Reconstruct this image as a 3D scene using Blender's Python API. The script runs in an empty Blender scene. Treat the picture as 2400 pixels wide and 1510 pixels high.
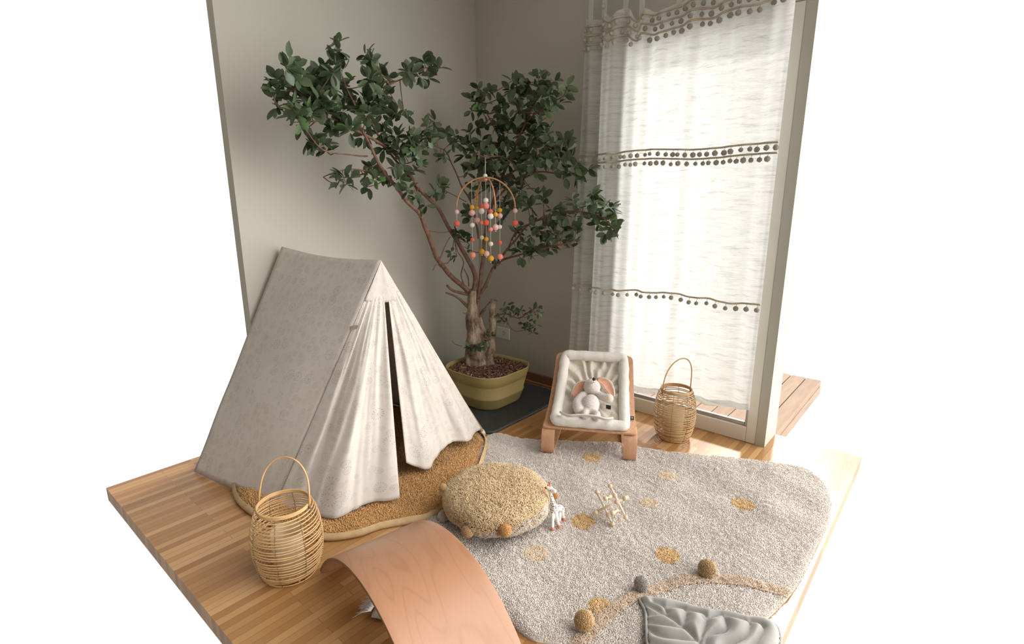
import bpy, math, random
import numpy as np
from mathutils import Vector, Matrix, noise
sc = bpy.context.scene
COL = sc.collection
random.seed(7); RN = np.random.default_rng(7)
PI = math.pi
V = Vector

# ---------------------------------------------------------------- camera
FPX = 1250.0; TH = math.radians(13.7); AZ = math.radians(49.7)
CAM = V((2.592, -2.696, 1.25))
fw = V((-math.cos(AZ), math.sin(AZ), 0)); rt = V((math.sin(AZ), math.cos(AZ), 0))
FW = fw*math.cos(TH) + V((0, 0, -math.sin(TH))); UP = fw*math.sin(TH) + V((0, 0, math.cos(TH)))
cd = bpy.data.cameras.new('camera'); cam = bpy.data.objects.new('camera', cd); COL.objects.link(cam)
cd.sensor_fit = 'HORIZONTAL'; cd.sensor_width = 36; cd.lens = 36*FPX/2400; cd.clip_start = .02
cam.matrix_world = Matrix(((rt.x, UP.x, -FW.x, CAM.x), (rt.y, UP.y, -FW.y, CAM.y), (rt.z, UP.z, -FW.z, CAM.z), (0, 0, 0, 1)))
sc.camera = cam
def ray(x, y): return FW*FPX + rt*(x-1200) - UP*(y-755)
def fl(x, y, z=0.0): r = ray(x, y); return CAM + r*((z-CAM.z)/r.z)
def wy(x, y, Y=0.0): r = ray(x, y); return CAM + r*((Y-CAM.y)/r.y)
def wx(x, y, X=0.0): r = ray(x, y); return CAM + r*((X-CAM.x)/r.x)
def dp(x, y, D): r = ray(x, y); return CAM + r*(D/FPX)
def depth(p): return (V(p)-CAM).dot(FW)

# ---------------------------------------------------------------- light
sc.view_settings.view_transform = 'Standard'; sc.view_settings.look = 'None'
sc.view_settings.gamma = 1; sc.view_settings.exposure = 0.2; sc.view_settings.use_curve_mapping = False
w = bpy.data.worlds.new('sky_with_fill'); sc.world = w; w.use_nodes = True
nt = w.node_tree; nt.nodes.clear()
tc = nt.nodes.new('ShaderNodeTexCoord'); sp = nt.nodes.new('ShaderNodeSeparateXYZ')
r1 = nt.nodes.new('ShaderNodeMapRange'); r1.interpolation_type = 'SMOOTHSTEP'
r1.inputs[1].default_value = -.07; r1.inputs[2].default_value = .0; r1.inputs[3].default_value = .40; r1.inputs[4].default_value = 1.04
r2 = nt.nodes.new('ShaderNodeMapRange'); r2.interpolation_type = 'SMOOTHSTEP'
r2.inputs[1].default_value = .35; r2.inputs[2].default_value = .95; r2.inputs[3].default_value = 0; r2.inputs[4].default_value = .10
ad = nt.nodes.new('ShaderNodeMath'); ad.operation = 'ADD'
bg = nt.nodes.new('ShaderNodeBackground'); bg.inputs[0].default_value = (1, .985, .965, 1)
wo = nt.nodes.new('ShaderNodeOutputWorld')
L = nt.links.new
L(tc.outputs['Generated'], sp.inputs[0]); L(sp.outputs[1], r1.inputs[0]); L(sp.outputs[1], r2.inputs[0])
# bright sky lobe added as fill light, right of the window wall
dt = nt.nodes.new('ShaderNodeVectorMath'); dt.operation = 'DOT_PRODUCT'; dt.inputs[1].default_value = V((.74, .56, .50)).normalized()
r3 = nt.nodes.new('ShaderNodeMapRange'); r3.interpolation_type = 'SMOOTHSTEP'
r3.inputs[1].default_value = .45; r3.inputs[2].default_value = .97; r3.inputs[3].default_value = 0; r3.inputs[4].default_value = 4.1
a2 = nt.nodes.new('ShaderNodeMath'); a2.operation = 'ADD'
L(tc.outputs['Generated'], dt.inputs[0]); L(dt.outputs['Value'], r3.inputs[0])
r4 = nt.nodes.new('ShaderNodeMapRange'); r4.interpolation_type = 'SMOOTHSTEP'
r4.inputs[1].default_value = .32; r4.inputs[2].default_value = .55; r4.inputs[3].default_value = 1; r4.inputs[4].default_value = .3  # upper sky dimmed on purpose, keeps the tent's far slope dark
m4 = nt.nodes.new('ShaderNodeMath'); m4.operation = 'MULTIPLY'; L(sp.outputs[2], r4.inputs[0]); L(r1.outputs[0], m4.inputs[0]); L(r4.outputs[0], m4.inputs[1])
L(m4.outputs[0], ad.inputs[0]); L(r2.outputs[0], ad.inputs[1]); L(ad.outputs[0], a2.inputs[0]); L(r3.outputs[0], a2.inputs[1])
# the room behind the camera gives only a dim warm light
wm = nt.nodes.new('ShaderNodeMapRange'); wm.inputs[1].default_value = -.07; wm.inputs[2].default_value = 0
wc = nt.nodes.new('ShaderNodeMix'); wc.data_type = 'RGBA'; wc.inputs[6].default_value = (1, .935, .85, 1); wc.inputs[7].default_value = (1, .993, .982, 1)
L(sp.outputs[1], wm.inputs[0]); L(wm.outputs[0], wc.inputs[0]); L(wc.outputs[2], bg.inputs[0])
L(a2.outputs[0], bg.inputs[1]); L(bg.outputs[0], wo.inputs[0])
def area(name, loc, target, sx, sy, power, col=(1, 1, 1)):
    ld = bpy.data.lights.new(name, 'AREA'); ld.shape = 'RECTANGLE'; ld.size = sx; ld.size_y = sy; ld.energy = power; ld.color = col
    o = bpy.data.objects.new(name, ld); COL.objects.link(o); o.location = loc
    o.rotation_euler = (V(target)-V(loc)).to_track_quat('-Z', 'Y').to_euler(); return o
sd = bpy.data.lights.new('sun', 'SUN'); sd.energy = 2.0; sd.angle = math.radians(5); sd.color = (1, .96, .88)
so = bpy.data.objects.new('sun', sd); COL.objects.link(so); so.location = (3, 3, 3)
so.rotation_euler = V((.22, -1.0, -.72)).to_track_quat('-Z', 'Y').to_euler()

# ---------------------------------------------------------------- materials
def srgb(r, g, b):
    f = lambda c: (c/255/12.92) if c/255 <= .04045 else ((c/255+.055)/1.055)**2.4
    return (f(r), f(g), f(b), 1)
class M:
    """small node-tree helper"""
    def __init__(s, name, col=(.8, .8, .8, 1), rough=.6, **kw):
        s.m = bpy.data.materials.new(name); s.m.use_nodes = True; s.t = s.m.node_tree
        s.b = s.t.nodes['Principled BSDF']; s.b.inputs['Base Color'].default_value = col; s.b.inputs['Roughness'].default_value = rough
        for k, v in kw.items(): s.b.inputs[k.replace('_', ' ')].default_value = v
        s.col = col
    def n(s, t, **kw):
        x = s.t.nodes.new('ShaderNode'+t)
        for k, v in kw.items():
            if k.startswith('i'): x.inputs[int(k[1:])].default_value = v
            else: setattr(x, k, v)
        return x
    def l(s, a, b): s.t.links.new(a, b)
    def coord(s, which='Object', scale=(1, 1, 1), rot=(0, 0, 0)):
        t = s.n('TexCoord'); mp = s.n('Mapping'); mp.inputs['Scale'].default_value = scale; mp.inputs['Rotation'].default_value = rot
        s.l(t.outputs[which], mp.inputs[0]); return mp.outputs[0]
    def noise(s, vec, scale, detail=3, rough=.5):
        x = s.n('TexNoise'); x.inputs['Scale'].default_value = scale; x.inputs['Detail'].default_value = detail; x.inputs['Roughness'].default_value = rough
        s.l(vec, x.inputs['Vector']); return x.outputs[0]
    def ramp(s, fac, stops):
        x = s.n('ValToRGB'); cr = x.color_ramp
        while len(cr.elements) < len(stops): cr.elements.new(.5)
        for e, (p, c) in zip(cr.elements, stops): e.position = p; e.color = c if len(c) == 4 else (*c, 1)
        s.l(fac, x.inputs[0]); return x.outputs[0]
    def mix(s, fac, a, b, bt='MIX'):
        x = s.n('Mix', data_type='RGBA', blend_type=bt)
        for i, v in ((0, fac), (6, a), (7, b)):
            if isinstance(v, (int, float, tuple)): x.inputs[i].default_value = v
            else: s.l(v, x.inputs[i])
        return x.outputs[2]
    def math(s, op, a, b=None, c=None):
        x = s.n('Math', operation=op)
        for i, v in ((0, a), (1, b), (2, c)):
            if v is None: continue
            if isinstance(v, (int, float)): x.inputs[i].default_value = v
            else: s.l(v, x.inputs[i])
        return x.outputs[0]
    def color(s, o): s.l(o, s.b.inputs['Base Color']); return s
    def bump(s, h, strength=.3, dist=.005):
        x = s.n('Bump'); x.inputs['Strength'].default_value = strength; x.inputs['Distance'].default_value = dist
        s.l(h, x.inputs['Height']); s.l(x.outputs[0], s.b.inputs['Normal']); return s
    def translucent(s, fac, colsock=None, transp=None):
        tr = s.n('BsdfTranslucent'); mx = s.n('MixShader'); mx.inputs[0].default_value = fac
        if colsock is not None: s.l(colsock, tr.inputs[0])
        else: tr.inputs[0].default_value = s.col
        out = s.t.nodes['Material Output']
        s.l(s.b.outputs[0], mx.inputs[1]); s.l(tr.outputs[0], mx.inputs[2]); last = mx.outputs[0]
        if transp is not None:
            tp = s.n('BsdfTransparent'); m2 = s.n('MixShader')
            if isinstance(transp, float): m2.inputs[0].default_value = transp
            else: s.l(transp, m2.inputs[0])
            s.l(last, m2.inputs[1]); s.l(tp.outputs[0], m2.inputs[2]); last = m2.outputs[0]
        s.l(last, out.inputs[0]); return s

def speckle(name, c1, c2, rough=.8, scale=40, bump=0, det=3, coord='Object', sc3=(1, 1, 1), **kw):
    m = M(name, c1, rough, **kw); f = m.noise(m.coord(coord, sc3), scale, det)
    m.color(m.ramp(f, [(.32, c1), (.68, c2)]))
    if bump: m.bump(f, bump)
    return m.m
def wood(name, c1, c2, scale=3, stretch=(1, 12, 12), rough=.45, coord='Object', ring=.0):
    m = M(name, c1, rough); v = m.coord(coord, stretch)
    f = m.noise(v, scale, 6, .6); f2 = m.noise(v, scale*5, 3, .6)
    c = m.ramp(f, [(.3, c1), (.7, c2)])
    c = m.mix(m.math('MULTIPLY', f2, .35), c, tuple(x*.72 for x in c1[:3])+(1,))
    m.color(c); m.bump(f2, .05); return m.m

WALL = speckle('wall_paint', srgb(187, 183, 171), srgb(184, 180, 168), .9, 3)
CEIL = speckle('ceiling_paint', srgb(225, 222, 215), srgb(220, 217, 210), .9, 3)
def parquet():
    m = M('oak_strip_parquet', srgb(196, 150, 96), .32)
    v = m.coord('Object', (1, 1, 1), (0, 0, PI/2))
    br = m.n('TexBrick'); br.offset = .37; br.offset_frequency = 2; m.l(v, br.inputs['Vector'])
    br.inputs['Scale'].default_value = 1; br.inputs['Mortar Size'].default_value = .0006; br.inputs['Mortar Smooth'].default_value = 0
    br.inputs['Brick Width'].default_value = .34; br.inputs['Row Height'].default_value = .028; br.inputs['Bias'].default_value = 0
    br.inputs['Color1'].default_value = (0, 0, 0, 1); br.inputs['Color2'].default_value = (1, 1, 1, 1); br.inputs['Mortar'].default_value = (.35, .35, .35, 1)
    base = m.ramp(br.outputs[0], [(0, srgb(150, 106, 62)), (.35, srgb(168, 124, 76)), (.7, srgb(186, 143, 94)), (1, srgb(202, 162, 112))])
    g = m.noise(m.coord('Object', (14, 1.2, 1)), 14, 5, .65)
    c = m.mix(m.math('MULTIPLY', g, .5), base, srgb(160, 112, 62))
    c = m.mix(br.outputs[1], c, srgb(120, 82, 45)); m.color(c)
    m.bump(g, .04); return m.m
FLOOR = parquet()
SKIRT = wood('dark_walnut_skirting', srgb(140, 100, 78), srgb(120, 84, 64), 6, (1, 12, 12))
SKIRT2 = wood('light_wood_bead', srgb(176, 128, 88), srgb(150, 104, 68), 6, (1, 12, 12))
WHITEP = speckle('white_lacquer', srgb(226, 222, 210), srgb(221, 216, 204), .35, 5)
ALU = speckle('grey_aluminium', srgb(176, 180, 182), srgb(160, 164, 168), .35, 20, Metallic=.7)
gm = M('window_glass', (1, 1, 1, 1), .0); g1 = gm.n('BsdfTransparent'); g2 = gm.n('BsdfGlossy'); g2.inputs['Roughness'].default_value = .02
gx = gm.n('MixShader'); gx.inputs[0].default_value = .06; gm.l(g1.outputs[0], gx.inputs[1]); gm.l(g2.outputs[0], gx.inputs[2])
gm.l(gx.outputs[0], gm.t.nodes['Material Output'].inputs[0]); GLASS = gm.m
DECK = wood('weathered_decking', srgb(176, 150, 128), srgb(150, 124, 104), 3, (10, 1, 10), .8)

def curtain_mat(name, fac, tr):
    m = M(name, srgb(232, 228, 216), .85)
    u = m.coord('UV', (16, 260, 1)); n1 = m.noise(u, 1, 5, .8)
    u2 = m.coord('UV', (7, 55, 1)); n2 = m.noise(u2, 1, 4, .7)
    f = m.math('MULTIPLY', m.math('ADD', n1, n2), .5)
    c = m.ramp(f, [(.38, srgb(196, 195, 192)), (.47, srgb(226, 226, 222)), (.6, srgb(240, 240, 237))])
    m.color(c); m.translucent(fac, c, tr if tr is None else m.math('MULTIPLY', f, tr)); return m.m
CURT = curtain_mat('slubbed_linen_voile', .54, .10)
CORD = speckle('beige_braid', srgb(204, 192, 168), srgb(186, 172, 148), .9, 300, .3)
POM = M('cream_pompom_yarn', srgb(205, 199, 184), .95); POM.bump(POM.noise(POM.coord(), 500, 2), .6, .002); POM.translucent(.25); POM = POM.m

def print_fabric(name, base, ink, trans=.18, amount=.4):
    m = M(name, base, .85)
    uv = m.coord('UV')
    tot = None
    for sc_, seed in ((17.0, 0.0), (27.0, 3.7)):
        mp = m.n('Mapping'); mp.inputs['Location'].default_value = (seed, seed*.7, 0); m.l(uv, mp.inputs[0])
        vo = m.n('TexVoronoi', voronoi_dimensions='2D'); vo.inputs['Scale'].default_value = sc_; vo.inputs['Randomness'].default_value = .75
        m.l(mp.outputs[0], vo.inputs['Vector'])
        sb = m.n('VectorMath', operation='SUBTRACT'); m.l(mp.outputs[0], sb.inputs[0]); m.l(vo.outputs['Position'], sb.inputs[1])
        sx = m.n('SeparateXYZ'); m.l(sb.outputs[0], sx.inputs[0])
        ang = m.math('ARCTAN2', sx.outputs[1], sx.outputs[0])
        d = m.math('MULTIPLY', m.math('SQRT', m.math('ADD', m.math('MULTIPLY', sx.outputs[0], sx.outputs[0]), m.math('MULTIPLY', sx.outputs[1], sx.outputs[1]))), sc_)
        cs = m.n('SeparateColor'); m.l(vo.outputs['Color'], cs.inputs[0])
        rad = m.math('MULTIPLY_ADD', cs.outputs[0], .26, .10)
        q = m.math('DIVIDE', d, rad)
        spoke = m.math('LESS_THAN', m.math('FRACT', m.math('MULTIPLY', ang, 15/(2*PI))), .15)
        ins = m.math('MULTIPLY', spoke, m.math('LESS_THAN', q, 1.0))
        ring = m.math('MULTIPLY', m.math('LESS_THAN', m.math('ABSOLUTE', m.math('SUBTRACT', q, 1.06)), .13), m.math('LESS_THAN', m.math('FRACT', m.math('MULTIPLY', ang, 15/(2*PI))), .35))
        core = m.math('LESS_THAN', q, .13)
        a = m.math('MAXIMUM', m.math('MAXIMUM', ins, ring), core)
        a = m.math('MULTIPLY', a, m.math('MULTIPLY_ADD', cs.outputs[1], .7, .3))
        tot = a if tot is None else m.math('MAXIMUM', tot, a)
    blot = m.noise(uv, 7, 2)
    c0 = m.mix(m.math('MULTIPLY', m.ramp(blot, [(.5, (0, 0, 0)), (.7, (1, 1, 1))]), .35), base, tuple(b*k for b, k in zip(base[:3], (.93, .86, .86)))+(1,))
    c = m.mix(m.math('MULTIPLY', tot, amount), c0, ink)
    wv = m.noise(m.coord('UV', (1, 1, 1)), 900, 1)
    m.color(c).bump(wv, .08, .001); m.translucent(trans, c); return m.m
TENT = print_fabric('dandelion_print_cotton', srgb(214, 206, 196), srgb(100, 88, 80), .12, .5)
POLE = wood('pale_beech', srgb(214, 180, 142), srgb(196, 160, 120), 6, (14, 14, 1.5))
TAG = speckle('brown_label', srgb(120, 104, 84), srgb(96, 82, 66), .8, 200)

BRANCH = speckle('reddish_bark', srgb(128, 94, 74), srgb(88, 64, 52), .8, 40, .4)
TRUNK = M('grey_ficus_bark', srgb(150, 130, 110), .85)
_v = TRUNK.coord('Object', (1, 1, .45)); _f = TRUNK.noise(_v, 22, 8, .7)
TRUNK.color(TRUNK.ramp(_f, [(.36, srgb(84, 64, 52)), (.47, srgb(142, 120, 100)), (.64, srgb(188, 170, 148))])); TRUNK.bump(_f, 1.0, .022); TRUNK = TRUNK.m
lf = M('glossy_ficus_leaf', srgb(44, 66, 48), .38)
gi = lf.n('NewGeometry'); lc = lf.ramp(gi.outputs['Random Per Island'], [(0, srgb(62, 74, 52)), (.5, srgb(76, 92, 64)), (.97, srgb(96, 112, 80)), (.99, srgb(104, 146, 80)), (1, srgb(116, 158, 90))])
lf.color(lc); lf.translucent(.12, lc); LEAF = lf.m
POT = speckle('olive_gold_plastic', srgb(166, 148, 98), srgb(160, 142, 92), .38, 6)
SOIL = speckle('dark_soil', srgb(70, 50, 42), srgb(40, 28, 24), .95, 60, .6)
bk = M('bark_chip', srgb(100, 66, 54), .85); gi = bk.n('NewGeometry')
bk.color(bk.ramp(gi.outputs['Random Per Island'], [(0, srgb(62, 40, 34)), (.5, srgb(104, 68, 56)), (.85, srgb(136, 96, 76)), (1, srgb(176, 136, 104))])); CHIP = bk.m
RUBBER = speckle('black_rubber', srgb(62, 65, 67), srgb(54, 57, 59), .55, 60, .1)

def yarn(name, c1=None, c2=None, attr=False, trans=0):
    m = M(name, c1 or (.7, .7, .7, 1), .95); gi = m.n('NewGeometry'); r = gi.outputs['Random Per Island']
    if attr:
        a = m.n('Attribute', attribute_name='Col'); k = m.ramp(r, [(0, (.9, .9, .9)), (1, (1.0, 1.0, 1.0))])
        m.color(m.mix(1.0, a.outputs[0], k, 'MULTIPLY'))
    else: m.color(m.ramp(r, [(0, c1), (1, c2)]))
    m.b.inputs['Specular IOR Level'].default_value = .1
    m.b.inputs['Sheen Weight'].default_value = .3
    src = m.b.inputs['Base Color'].links[0].from_socket; m.translucent(.15, src)
    return m.m
RUGM = yarn('cotton_pile', attr=True)
def ply(name, c1, c2):
    m = M(name, c1, .36); a = m.noise(m.coord('UV', (5.5, 1.3, 1)), 1, 2, .4)
    ln = m.math('FRACT', m.math('MULTIPLY', a, 17)); k = m.math('SUBTRACT', 1, m.math('MINIMUM', m.math('MULTIPLY', m.math('ABSOLUTE', m.math('SUBTRACT', ln, .5)), 7), 1))
    br = m.noise(m.coord('UV', (60, 6, 1)), 1, 3); k = m.math('MULTIPLY', k, m.math('MULTIPLY', br, .9))
    f = m.noise(m.coord('UV', (160, 5, 1)), 1, 3)
    c = m.mix(m.math('MULTIPLY', k, .75), c1, c2)
    m.color(m.mix(m.math('MULTIPLY', f, .25), c, c2)); return m.m
BOARD = ply('varnished_beech_ply', srgb(172, 126, 95), srgb(146, 102, 73))
BOARDE = wood('ply_edge', srgb(140, 100, 70), srgb(104, 70, 46), 10, (3, 3, 30))
BEECH = wood('rocker_beech_ply', srgb(208, 162, 128), srgb(188, 140, 106), 5, (12, 12, 1.2), .4)
CUSH = M('grey_white_jersey', srgb(224, 219, 210), .9); CUSH.bump(CUSH.noise(CUSH.coord(), 38, 4), .5, .006); CUSH = CUSH.m
CUSHI = M('quilted_cream_cotton', srgb(214, 206, 192), .9); CUSHI.bump(CUSHI.noise(CUSHI.coord('Object', (1, 1, 1)), 26, 2), .5, .012); CUSHI = CUSHI.m
BLACK = speckle('black_webbing', srgb(34, 35, 38), srgb(26, 27, 30), .6, 200)
STRAP = speckle('cream_strap', srgb(226, 220, 212), srgb(212, 206, 198), .8, 80, .3)
PLUSH = M('rosy_plush', srgb(212, 198, 190), .95)
_f = PLUSH.noise(PLUSH.coord(), 190, 4, .7); PLUSH.color(PLUSH.ramp(_f, [(.35, srgb(212, 200, 194)), (.6, srgb(240, 230, 224))])); PLUSH.bump(_f, .9, .006); PLUSH = PLUSH.m
EARP = speckle('peach_velour', srgb(214, 164, 134), srgb(200, 148, 118), .8, 60, .1)
PAWP = speckle('cream_velour', srgb(226, 204, 176), srgb(214, 190, 160), .85, 60)
RATTAN = wood('natural_rattan', srgb(214, 176, 124), srgb(186, 144, 92), 30, (1, 1, 1), .5)
WIRE = speckle('dark_brass_wire', srgb(128, 104, 74), srgb(110, 88, 60), .5, 60)
JAR = M('frosted_jar_glass', srgb(236, 222, 190), .18); JAR.translucent(.45, None, .35); JAR = JAR.m
CANDLE = M('ivory_wax', srgb(236, 214, 168), .5); CANDLE.translucent(.3); CANDLE = CANDLE.m
HOOP = wood('bamboo_hoop', srgb(206, 156, 112), srgb(176, 126, 86), 30, (1, 1, 1), .5)
def felt(n, *c): m = M(n, srgb(*c), .95); m.bump(m.noise(m.coord(), 400, 3), .4, .002); return m.m
FELT = dict(coral=felt('coral_felt', 226, 104, 84), salmon=felt('salmon_felt', 238, 146, 126), pink=felt('blush_felt', 226, 176, 168),
            white=felt('white_felt', 232, 228, 216), cream=felt('cream_felt', 224, 208, 176), mustard=felt('mustard_felt', 216, 158, 42))
STRING = speckle('white_cotton_string', srgb(228, 226, 220), srgb(214, 212, 206), .9, 300)
BEAD = wood('bare_maple', srgb(226, 200, 168), srgb(206, 178, 144), 40, (1, 1, 3), .5)
ROD = wood('pale_maple_rod', srgb(232, 218, 194), srgb(216, 200, 174), 40, (1, 1, 3), .5)
ELAST = speckle('grey_elastic', srgb(180, 172, 160), srgb(150, 142, 132), .7, 200)
GREY = M('grey_velvet', srgb(150, 149, 147), .85); GREY.b.inputs['Sheen Weight'].default_value = .4
_f = GREY.noise(GREY.coord(), 24, 4); GREY.color(GREY.ramp(_f, [(.3, srgb(140, 137, 132)), (.7, srgb(156, 153, 148))])); GREY = GREY.m
SOCK = speckle('white_switch_plastic', srgb(216, 212, 202), srgb(212, 208, 198), .4, 5)
DARK = speckle('dark_hole', srgb(30, 30, 30), srgb(24, 24, 24), .8, 10)
LINING = speckle('beige_quilt_lining', srgb(196, 168, 126), srgb(182, 154, 112), .85, 40, .1)

# ---------------------------------------------------------------- mesh helpers
class MB:
    def __init__(s): s.v = []; s.f = []; s.uv = {}; s.col = None
    def add(s, vs, fs, uvs=None):
        o = len(s.v); s.v += [tuple(p) for p in vs]; s.f += [tuple(i+o for i in f) for f in fs]
        if uvs is not None:
            for i, u in enumerate(uvs): s.uv[o+i] = u
        return s
    def box(s, a, b, M_=None):
        (x0, y0, z0), (x1, y1, z1) = a, b
        vs = [V(p) for p in ((x0, y0, z0), (x1, y0, z0), (x1, y1, z0), (x0, y1, z0), (x0, y0, z1), (x1, y0, z1), (x1, y1, z1), (x0, y1, z1))]
        if M_: vs = [M_ @ p for p in vs]
        return s.add(vs, [(0, 3, 2, 1), (4, 5, 6, 7), (0, 1, 5, 4), (1, 2, 6, 5), (2, 3, 7, 6), (3, 0, 4, 7)])
    def tube(s, pts, r, seg=8, closed=False, cap=True, flat=None):
        pts = [V(p) for p in pts]; n = len(pts); rs = r if isinstance(r, (list, tuple)) else [r]*n
        vs = []; prev = None
        for i, p in enumerate(pts):
            if closed: t = pts[(i+1) % n]-pts[i-1]
            else: t = pts[min(i+1, n-1)]-pts[max(i-1, 0)]
            if t.length < 1e-9: t = V((0, 0, 1))
            t.normalize()
            if prev is None:
                a = V((0, 0, 1)) if abs(t.z) < .9 else V((1, 0, 0)); u = t.cross(a).normalized()
            else:
                u = (prev - t*prev.dot(t)); u = u.normalized() if u.length > 1e-6 else t.orthogonal().normalized()
            prev = u; w_ = t.cross(u)
            for k in range(seg):
                a = 2*PI*k/seg; vs.append(p + (u*math.cos(a) + w_*math.sin(a))*rs[i])
        fs = []
        m = n if closed else n-1
        for i in range(m):
            j = (i+1) % n
            for k in range(seg):
                k2 = (k+1) % seg; fs.append((i*seg+k, i*seg+k2, j*seg+k2, j*seg+k))
        if cap and not closed:
            fs.append(tuple(range(seg-1, -1, -1))); fs.append(tuple((n-1)*seg+k for k in range(seg)))
        return s.add(vs, fs)
    def sphere(s, c, r, seg=14, rings=9, R=None):
        c = V(c); rr = V((r, r, r)) if isinstance(r, (int, float)) else V(r)
        vs = []; fs = []
        def P(x, y, z):
            q = V((x*rr.x, y*rr.y, z*rr.z)); return c + (R @ q if R else q)
        vs.append(P(0, 0, 1))
        for i in range(1, rings):
            a = PI*i/rings
            for k in range(seg): b = 2*PI*k/seg; vs.append(P(math.sin(a)*math.cos(b), math.sin(a)*math.sin(b), math.cos(a)))
        vs.append(P(0, 0, -1)); last = len(vs)-1
        for k in range(seg): fs.append((0, 1+k, 1+(k+1) % seg)); fs.append((last, last-seg+(k+1) % seg, last-seg+k))
        for i in range(rings-2):
            for k in range(seg): a = 1+i*seg; fs.append((a+k, a+seg+k, a+seg+(k+1) % seg, a+(k+1) % seg))
        return s.add(vs, fs)
    def lathe(s, prof, c=(0, 0, 0), seg=40):
        c = V(c); n = len(prof); vs = []
        for r, z in prof:
            for k in range(seg): a = 2*PI*k/seg; vs.append(c + V((r*math.cos(a), r*math.sin(a), z)))
        fs = [(i*seg+k, i*seg+(k+1) % seg, (i+1)*seg+(k+1) % seg, (i+1)*seg+k) for i in range(n-1) for k in range(seg)]
        fs.append(tuple(range(seg-1, -1, -1))); fs.append(tuple((n-1)*seg+k for k in range(seg)))
        return s.add(vs, fs)
    def grid(s, f, nu, nv, uvf=None, wrapu=False):
        vs = []; uvs = []
        for j in range(nv+1):
            for i in range(nu+(0 if wrapu else 1)):
                u, v = i/nu, j/nv; vs.append(f(u, v)); uvs.append(uvf(u, v) if uvf else (u, v))
        W = nu if wrapu else nu+1
        fs = [(j*W+i, j*W+(i+1) % W, (j+1)*W+(i+1) % W, (j+1)*W+i) for j in range(nv) for i in range(nu)]
        return s.add(vs, fs, uvs)
def finish(name, mb, mat, parent=None, smooth=True, bevel=0, solid=0, sub=0, loc=None, remesh=0, off=0):
    """links one mesh; vertices are given in world coordinates unless loc is given"""
    me = bpy.data.meshes.new(name); o = bpy.data.objects.new(name, me); COL.objects.link(o)
    org = V((0, 0, 0))
    if parent is not None:
        p = parent
        while p is not None: org = org + p.location; p = p.parent
    if loc is None:
        if parent is None:
            a = np.array(mb.v); c = V(((a[:, 0].min()+a[:, 0].max())/2, (a[:, 1].min()+a[:, 1].max())/2, a[:, 2].min())); o.location = c; sh = c
        else: o.location = (0, 0, 0); sh = org
    else: o.location = loc; sh = V((0, 0, 0))
    me.from_pydata([(p[0]-sh[0], p[1]-sh[1], p[2]-sh[2]) for p in mb.v], [], mb.f)
    if parent is not None: o.parent = parent
    for m in (mat if isinstance(mat, (list, tuple)) else [mat]): me.materials.append(m)
    if mb.uv:
        ul = me.uv_layers.new(name='UVMap'); li = np.empty(len(me.loops), dtype=np.int32); me.loops.foreach_get('vertex_index', li)
        arr = np.zeros((len(mb.v), 2)); 
        for k, u in mb.uv.items(): arr[k] = u
        ul.data.foreach_set('uv', arr[li].ravel())
    if smooth: me.polygons.foreach_set('use_smooth', [True]*len(me.polygons))
    if remesh:
        md = o.modifiers.new('remesh', 'REMESH'); md.mode = 'VOXEL'; md.voxel_size = remesh; md.use_smooth_shade = True
        md = o.modifiers.new('smooth', 'SMOOTH'); md.iterations = 4; md.factor = .5
    if solid: md = o.modifiers.new('solid', 'SOLIDIFY'); md.thickness = solid; md.offset = off
    if bevel:
        md = o.modifiers.new('bevel', 'BEVEL'); md.width = bevel; md.segments = 3; md.limit_method = 'ANGLE'; md.angle_limit = math.radians(40)
        if smooth: pass
    if sub: md = o.modifiers.new('sub', 'SUBSURF'); md.levels = sub; md.render_levels = sub
    me.update(); return o
def plate(name, c, ax, ay, w_, h_, t_, mat, parent):
    ax = ax.normalized(); ay = (ay-ax*ay.dot(ax)).normalized(); az_ = ax.cross(ay)
    return finish(name, MB().box((-w_/2, -h_/2, -t_/2), (w_/2, h_/2, t_/2), Matrix((( ax.x, ay.x, az_.x, c.x), (ax.y, ay.y, az_.y, c.y), (ax.z, ay.z, az_.z, c.z), (0, 0, 0, 1)))), mat, parent, smooth=False)
def tag(o, label, cat, group=None, kind=None):
    if label: o['label'] = label
    if cat: o['category'] = cat
    if group: o['group'] = group
    if kind: o['kind'] = kind
    return o
def struct(o): o['kind'] = 'structure'; return o
def empty(name, loc, label=None, cat=None, group=None):
    o = bpy.data.objects.new(name, None); COL.objects.link(o); o.location = loc; o.empty_display_size = .05
    return tag(o, label, cat, group)
def spline(pts, n=8, closed=False):
    P = [V(p) for p in pts]; out = []; m = len(P)
    g = (lambda i: P[i % m]) if closed else (lambda i: P[max(0, min(m-1, i))])
    for i in range(m if closed else m-1):
        a, b, c, d = g(i-1), g(i), g(i+1), g(i+2)
        for k in range(n):
            t = k/n; out.append(.5*((2*b)+(c-a)*t+(2*a-5*b+4*c-d)*t*t+(3*b-a-3*c+d)*t**3))
    if not closed: out.append(P[-1])
    return out
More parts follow.
